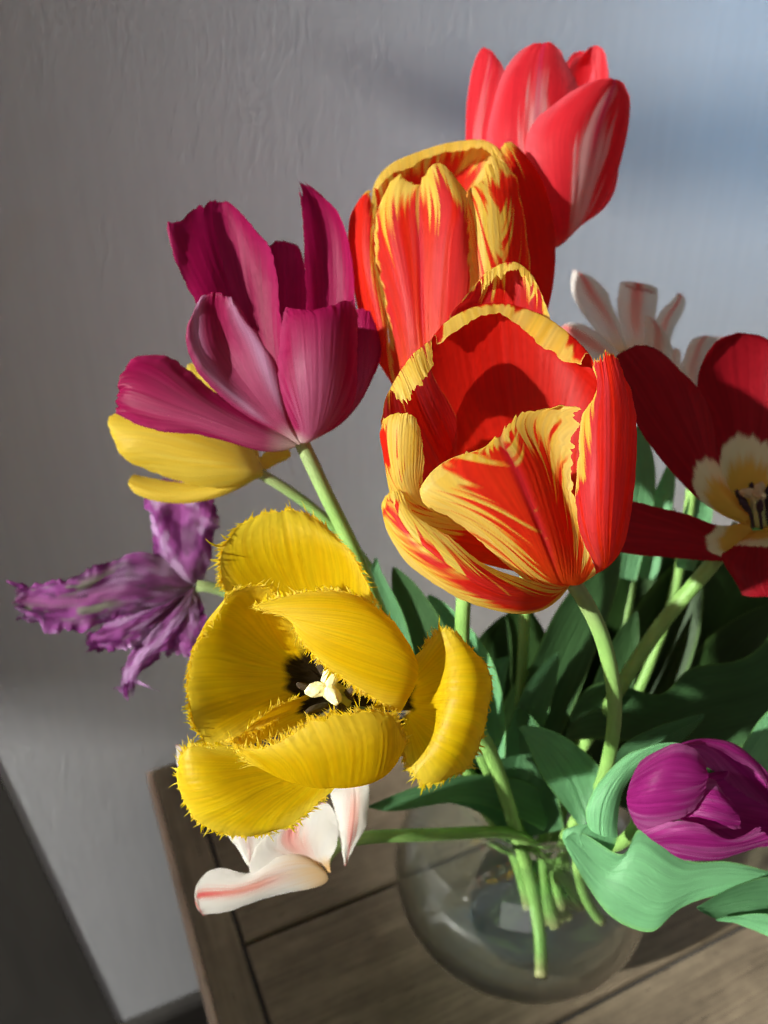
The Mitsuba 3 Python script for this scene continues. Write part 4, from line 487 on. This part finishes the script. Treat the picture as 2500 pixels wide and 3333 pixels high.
# leaning dark board at lower left
up_ = np.array([-0.26383, 0.39727, 0.42585]) - np.array([-0.23381, 0.41110, 0.11113]); up_ /= np.linalg.norm(up_)
o_ = np.array([-0.23381, 0.41110, 0.11113]) - up_ * .12; side_ = -D2 - up_ * (-D2 @ up_); side_ /= np.linalg.norm(side_)
nrm_ = np.cross(side_, up_); nrm_ *= np.sign(nrm_ @ -D1)
bx_ = []
for i, w in ((.0008, .0), (0., -.0008), (0., -.0028)):
    for a, b in ((i, i), (.5 - i, i), (.5 - i, .50 - i), (i, .50 - i)):
        bx_.append(o_ + side_ * a + up_ * b + nrm_ * w)
f_ = [[0, 3, 2], [0, 2, 1], [8, 9, 10], [8, 10, 11]]
for k in (0, 4):
    for i in range(4):
        j = (i + 1) % 4; f_ += [[k + i, k + j, k + 4 + j], [k + i, k + 4 + j, k + 4 + i]]
m_ = trimesh.Trimesh(np.array(bx_), f_, process=False)
if m_.volume < 0: m_.invert()
put('dark_panel', m_, 'dark_board'); tag('dark_panel', 'dark board standing against the wall at the lower left, left of the table', 'board')

# ------------------------------------------------------------------ table
TOP = TABLE
GR = .0016
lines_ = [.0, .0448, .1560, .2668, .378, .489]
put('table__end_board', slab(.0015, .0236, -.003, .55, TOP - .022, TOP), 'end_wood')
put('table__edge_strip', slab(-.0028, .0012, -.003, .55, TOP - .021, TOP - .0012, .0008), 'lit_edge_wood')  # pale colour stands in for light on this side face
for i in range(5):
    put(numbered('table__plank'), slab(.0262, 1.1, lines_[i] + (GR if i else -.003), lines_[i + 1] - GR, TOP - .022, TOP), 'plank_wood')
put('table__sub_board', slab(.004, 1.09, .0, .545, TOP - .030, TOP - .0045, .001), 'dark_board')
for a in (.03, 1.02):
    for b in (.03, .50):
        put(numbered('table__leg'), slab(a, a + .04, b, b + .04, .0, TOP - .031, .003), 'plank_wood')
tag('table', 'dark brown plank table under the vase, with a framed end board', 'table')
tag('table__edge_strip', 'edge along the left side, its lit look put into the pale colour')

# ------------------------------------------------------------------ vase
VC0 = np.array([.0755, .300])
def lathe(profile, n=96):
    m = trimesh.creation.revolve(np.array(profile), sections=n)
    m.apply_translation([VC0[0], VC0[1], TOP + .0006])
    if m.volume < 0: m.invert()
    return m
RB, HB = .070, .053
th = np.linspace(-1.22, 1.02, 40)
outer = [(RB * math.cos(t), HB + HB * math.sin(t) / math.sin(1.22)) for t in th]
lip = [(outer[-1][0] + .0012, outer[-1][1] + .005), (outer[-1][0] + .0040, outer[-1][1] + .0095), (outer[-1][0] + .0062, outer[-1][1] + .0120),
       (outer[-1][0] + .0056, outer[-1][1] + .0148), (outer[-1][0] + .0026, outer[-1][1] + .0146), (outer[-1][0] - .0006, outer[-1][1] + .0095)]
inner = [((RB - .0070) * math.cos(t), HB + (HB - .0105) * math.sin(t) / math.sin(1.22)) for t in th[::-1]]
put('vase', lathe([(0, 0)] + outer), 'glass_sheet', True); tag('vase', 'round clear glass vase holding the tulips on the table', 'vase')
inner_up = [((RB - .0018) * math.cos(t), HB + (HB - .0018) * math.sin(t) / math.sin(1.22)) for t in np.linspace(-.28, 1.02, 24)]
put('vase__inner_wall', lathe(inner_up), 'glass_sheet', True)
put('vase__lip', lathe([outer[-1]] + lip + [inner_up[-1], outer[-1]]), 'glass', smooth=50)
tb = np.linspace(-1.22, -.30, 24)
bo = [((RB - .0003) * math.cos(t), HB + .0003 + (HB - .0006) * math.sin(t) / math.sin(1.22)) for t in tb]
bi = [((RB - .0006 - .0032 * (1 - k)) * math.cos(t), HB + (HB - .0008 - .0050 * (1 - k)) * math.sin(t) / math.sin(1.22)) for t, k in zip(tb, np.linspace(0, 1, 24) ** 1.3)]
put('vase__base', lathe([(0, bo[0][1])] + bo + bi[::-1] + [(0, bi[0][1])]), 'glass', smooth=50)
wl = .30
tw = [t for t in th if t <= wl]
wat = [((RB - .0075) * math.cos(t), HB + (HB - .0110) * math.sin(t) / math.sin(1.22)) for t in tw]
put('vase_water', lathe([(0, wat[0][1])] + wat + [(wat[-1][0] - .0015, wat[-1][1] - .0009), (wat[-1][0] - .006, wat[-1][1] - .0014), (0, wat[-1][1] - .0014)]), 'water_sheet', smooth=40)
tag('vase_water', 'clear water around the stems inside the glass vase', 'water')

# ------------------------------------------------------------------ flowers
for key, style, o, text in PETALS:
    fn, bsdf = STYLE[style]
    n = 130 if style in ('flame', 'fringed', 'parrot') else 100
    P, u, v = shape_petal(read(text, 5), o, n, n)
    put(key, (P.reshape(-1, 3), quads(n, n)), bsdf, True, color=np.clip(fn(u, v, o), 0, .95).reshape(-1, 3), uv=np.stack([u, v], -1).reshape(-1, 2))
    if o.get('fringe'):
        m, c = fringe(P, int(o['fringe'] * 2.3), o['seed'])
        put(key + '__fringe', m, 'fringe_skin', True, color=c); tag(key + '__fringe', kind='stuff')

for key, r, text in STEMS:
    pts = read(text, 1)[:, 0]
    m, f = tube(pts, r * 1e-3)
    s = len(key) + int(r * 10)
    c = mx((.20, .40, .09), (.28, .50, .13), n2(f * 30, f * 0, s)); c = mx(c, (.30, .34, .16), .7 * ss(.12, 0, f))
    j_ = np.arange(len(f)) % 14
    c = c * (.86 + .2 * n2(j_ * .9, f * 6, s + 3) + .12 * n2(j_ * 2.3, f * 60, s + 4))[:, None]; c = mx(c, (.42, .36, .18), .8 * ss(.955, 1., f))
    put(key, m, 'stem_skin', True, color=c)

for lab, lit_tone, text in LEAVES:
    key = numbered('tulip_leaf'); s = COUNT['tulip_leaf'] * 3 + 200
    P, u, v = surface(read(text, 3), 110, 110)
    x = 2 * u - 1; N = normals(P)
    h = .16 * (n2(x * 14, v * 1.5, s) - .5) + .10 * (n2(x * 34, v * 1.5, s + 9) - .5) + .9 * (f2(u * 2, v * 4, s + 1, 2) - .5) * ss(0, .2, v) + .5 * ss(.6, 1, np.abs(x)) * (n2(v * 8 + 5 * (x > 0), v * 0, s + 2) - .5)
    h -= .35 * np.exp(-(x / .06) ** 2) * (1 - v)
    P = P + N * h[..., None] * 1e-3
    k = np.clip((lit_tone - .5) / .7, 0, 1)  # low values paint shade into the leaf, high values paint sunlight
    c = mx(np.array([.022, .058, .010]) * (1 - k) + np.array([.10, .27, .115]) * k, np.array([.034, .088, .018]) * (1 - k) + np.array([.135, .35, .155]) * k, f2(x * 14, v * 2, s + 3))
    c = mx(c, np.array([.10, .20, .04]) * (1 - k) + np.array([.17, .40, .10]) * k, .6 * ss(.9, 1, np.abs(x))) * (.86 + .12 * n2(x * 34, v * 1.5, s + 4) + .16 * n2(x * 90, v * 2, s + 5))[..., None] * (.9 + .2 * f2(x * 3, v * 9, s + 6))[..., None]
    put(key, (P.reshape(-1, 3), quads(110, 110)), 'leaf_wax', True, color=np.clip(c * max(1 + 2.2 * (lit_tone - 1), 1), 0, .8).reshape(-1, 3), uv=np.stack([u, v], -1).reshape(-1, 2))
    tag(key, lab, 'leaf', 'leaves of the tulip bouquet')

def heart(flower, base, tip, spread, pistil_col, stamen_col, size=1.0, lobes=True, n=6, seed=0):
    base, tip = np.asarray(base), np.asarray(tip); ax = tip - base; L = np.linalg.norm(ax); ax = ax / L
    x = np.cross(ax, [.2, .3, .9]); x /= np.linalg.norm(x); y = np.cross(ax, x)
    m, f = tube([base, base + ax * L * .5, tip], .0026 * size, taper=lambda t: 1.1 - .3 * t)
    put(flower + '__pistil', m, 'flower_heart', True, color=mx((.38, .42, .12), (.55, .55, .28), f))
    if lobes:
        for k in range(3):
            a = 2 * math.pi * k / 3 + .6; d = x * math.cos(a) + y * math.sin(a)
            m, c = blob(tip + d * .0024 * size, np.array([.0020, .0016, .0028]) * size, d + ax * .3, seed + k, pistil_col, .25)
            put(numbered(flower + '__stigma'), m, 'flower_heart', True, color=c)
    for k in range(n):
        a = 2 * math.pi * k / n + .3; d = x * math.cos(a) + y * math.sin(a)
        e = base + d * spread * .55 + ax * L * .55; e2 = base + d * spread + ax * L * .98
        m, f = tube([base + d * .003 * size, (base + d * .003 + e) / 2 + ax * .001, e], .0006 * size, n=8, per=5)
        st = numbered(flower + '__stamen'); put(st, m, 'flower_heart', True, color=np.tile(stamen_col, (len(f), 1)))
        m, c = blob((e + e2) / 2, np.array([.0012, .0009, .0042]) * size, e2 - e, seed + 20 + k, stamen_col, .2)
        put(st + '__anther', m, 'flower_heart', True, color=c)
heart('fringed_tulip', [np.float64(-0.01305), np.float64(0.19189), np.float64(0.6621)], [np.float64(-0.017), np.float64(0.18477), np.float64(0.67239)], .0085, (.82, .78, .42), (.05, .035, .02), size=1.3, seed=5)
heart('red_tulip', [np.float64(0.14933), np.float64(0.27638), np.float64(0.67881)], [np.float64(0.14457), np.float64(0.27617), np.float64(0.69286)], .007, (.55, .45, .25), (.035, .018, .03), size=1.1, seed=9)

# ------------------------------------------------------------------ names
FLOWERS = {
    'striped_tulip': ('big open red and yellow striped tulip in front, its dark red cup facing the viewer', 'striped tulips'),
    'striped_tulip_001': ('closed red and yellow striped tulip standing behind the open striped one, below the pink tulip', 'striped tulips'),
    'pink_tulip': ('closed coral pink tulip with white streaks, topmost of the bouquet', None),
    'magenta_tulip': ('wide open magenta tulip with upright petals at the left, against the grey wall', None),
    'yellow_tulip': ('plain yellow tulip half hidden under the magenta tulip', None),
    'parrot_tulip': ('ruffled purple parrot tulip with green flecks at the far left', None),
    'fringed_tulip': ('bright yellow fringed tulip with dark throat and cream stigma in the middle', None),
    'lily_tulip': ('white tulip with coral stripes drooping over the table below the fringed yellow tulip', 'white tulips with coral stripes'),
    'lily_tulip_001': ('white and rose tulip with spread pointed petals at the back right, against the wall', 'white tulips with coral stripes'),
    'lily_tulip_002': ('white tulip almost hidden behind the dark red tulip', 'white tulips with coral stripes'),
    'red_tulip': ('dark red tulip with cream and yellow throat, cut off by the right edge', None),
    'violet_tulip': ('violet tulip lying low at the right edge above the big pale leaf', None)}
for k, (t, g_) in FLOWERS.items():
    tag(k, t, 'tulip', g_)
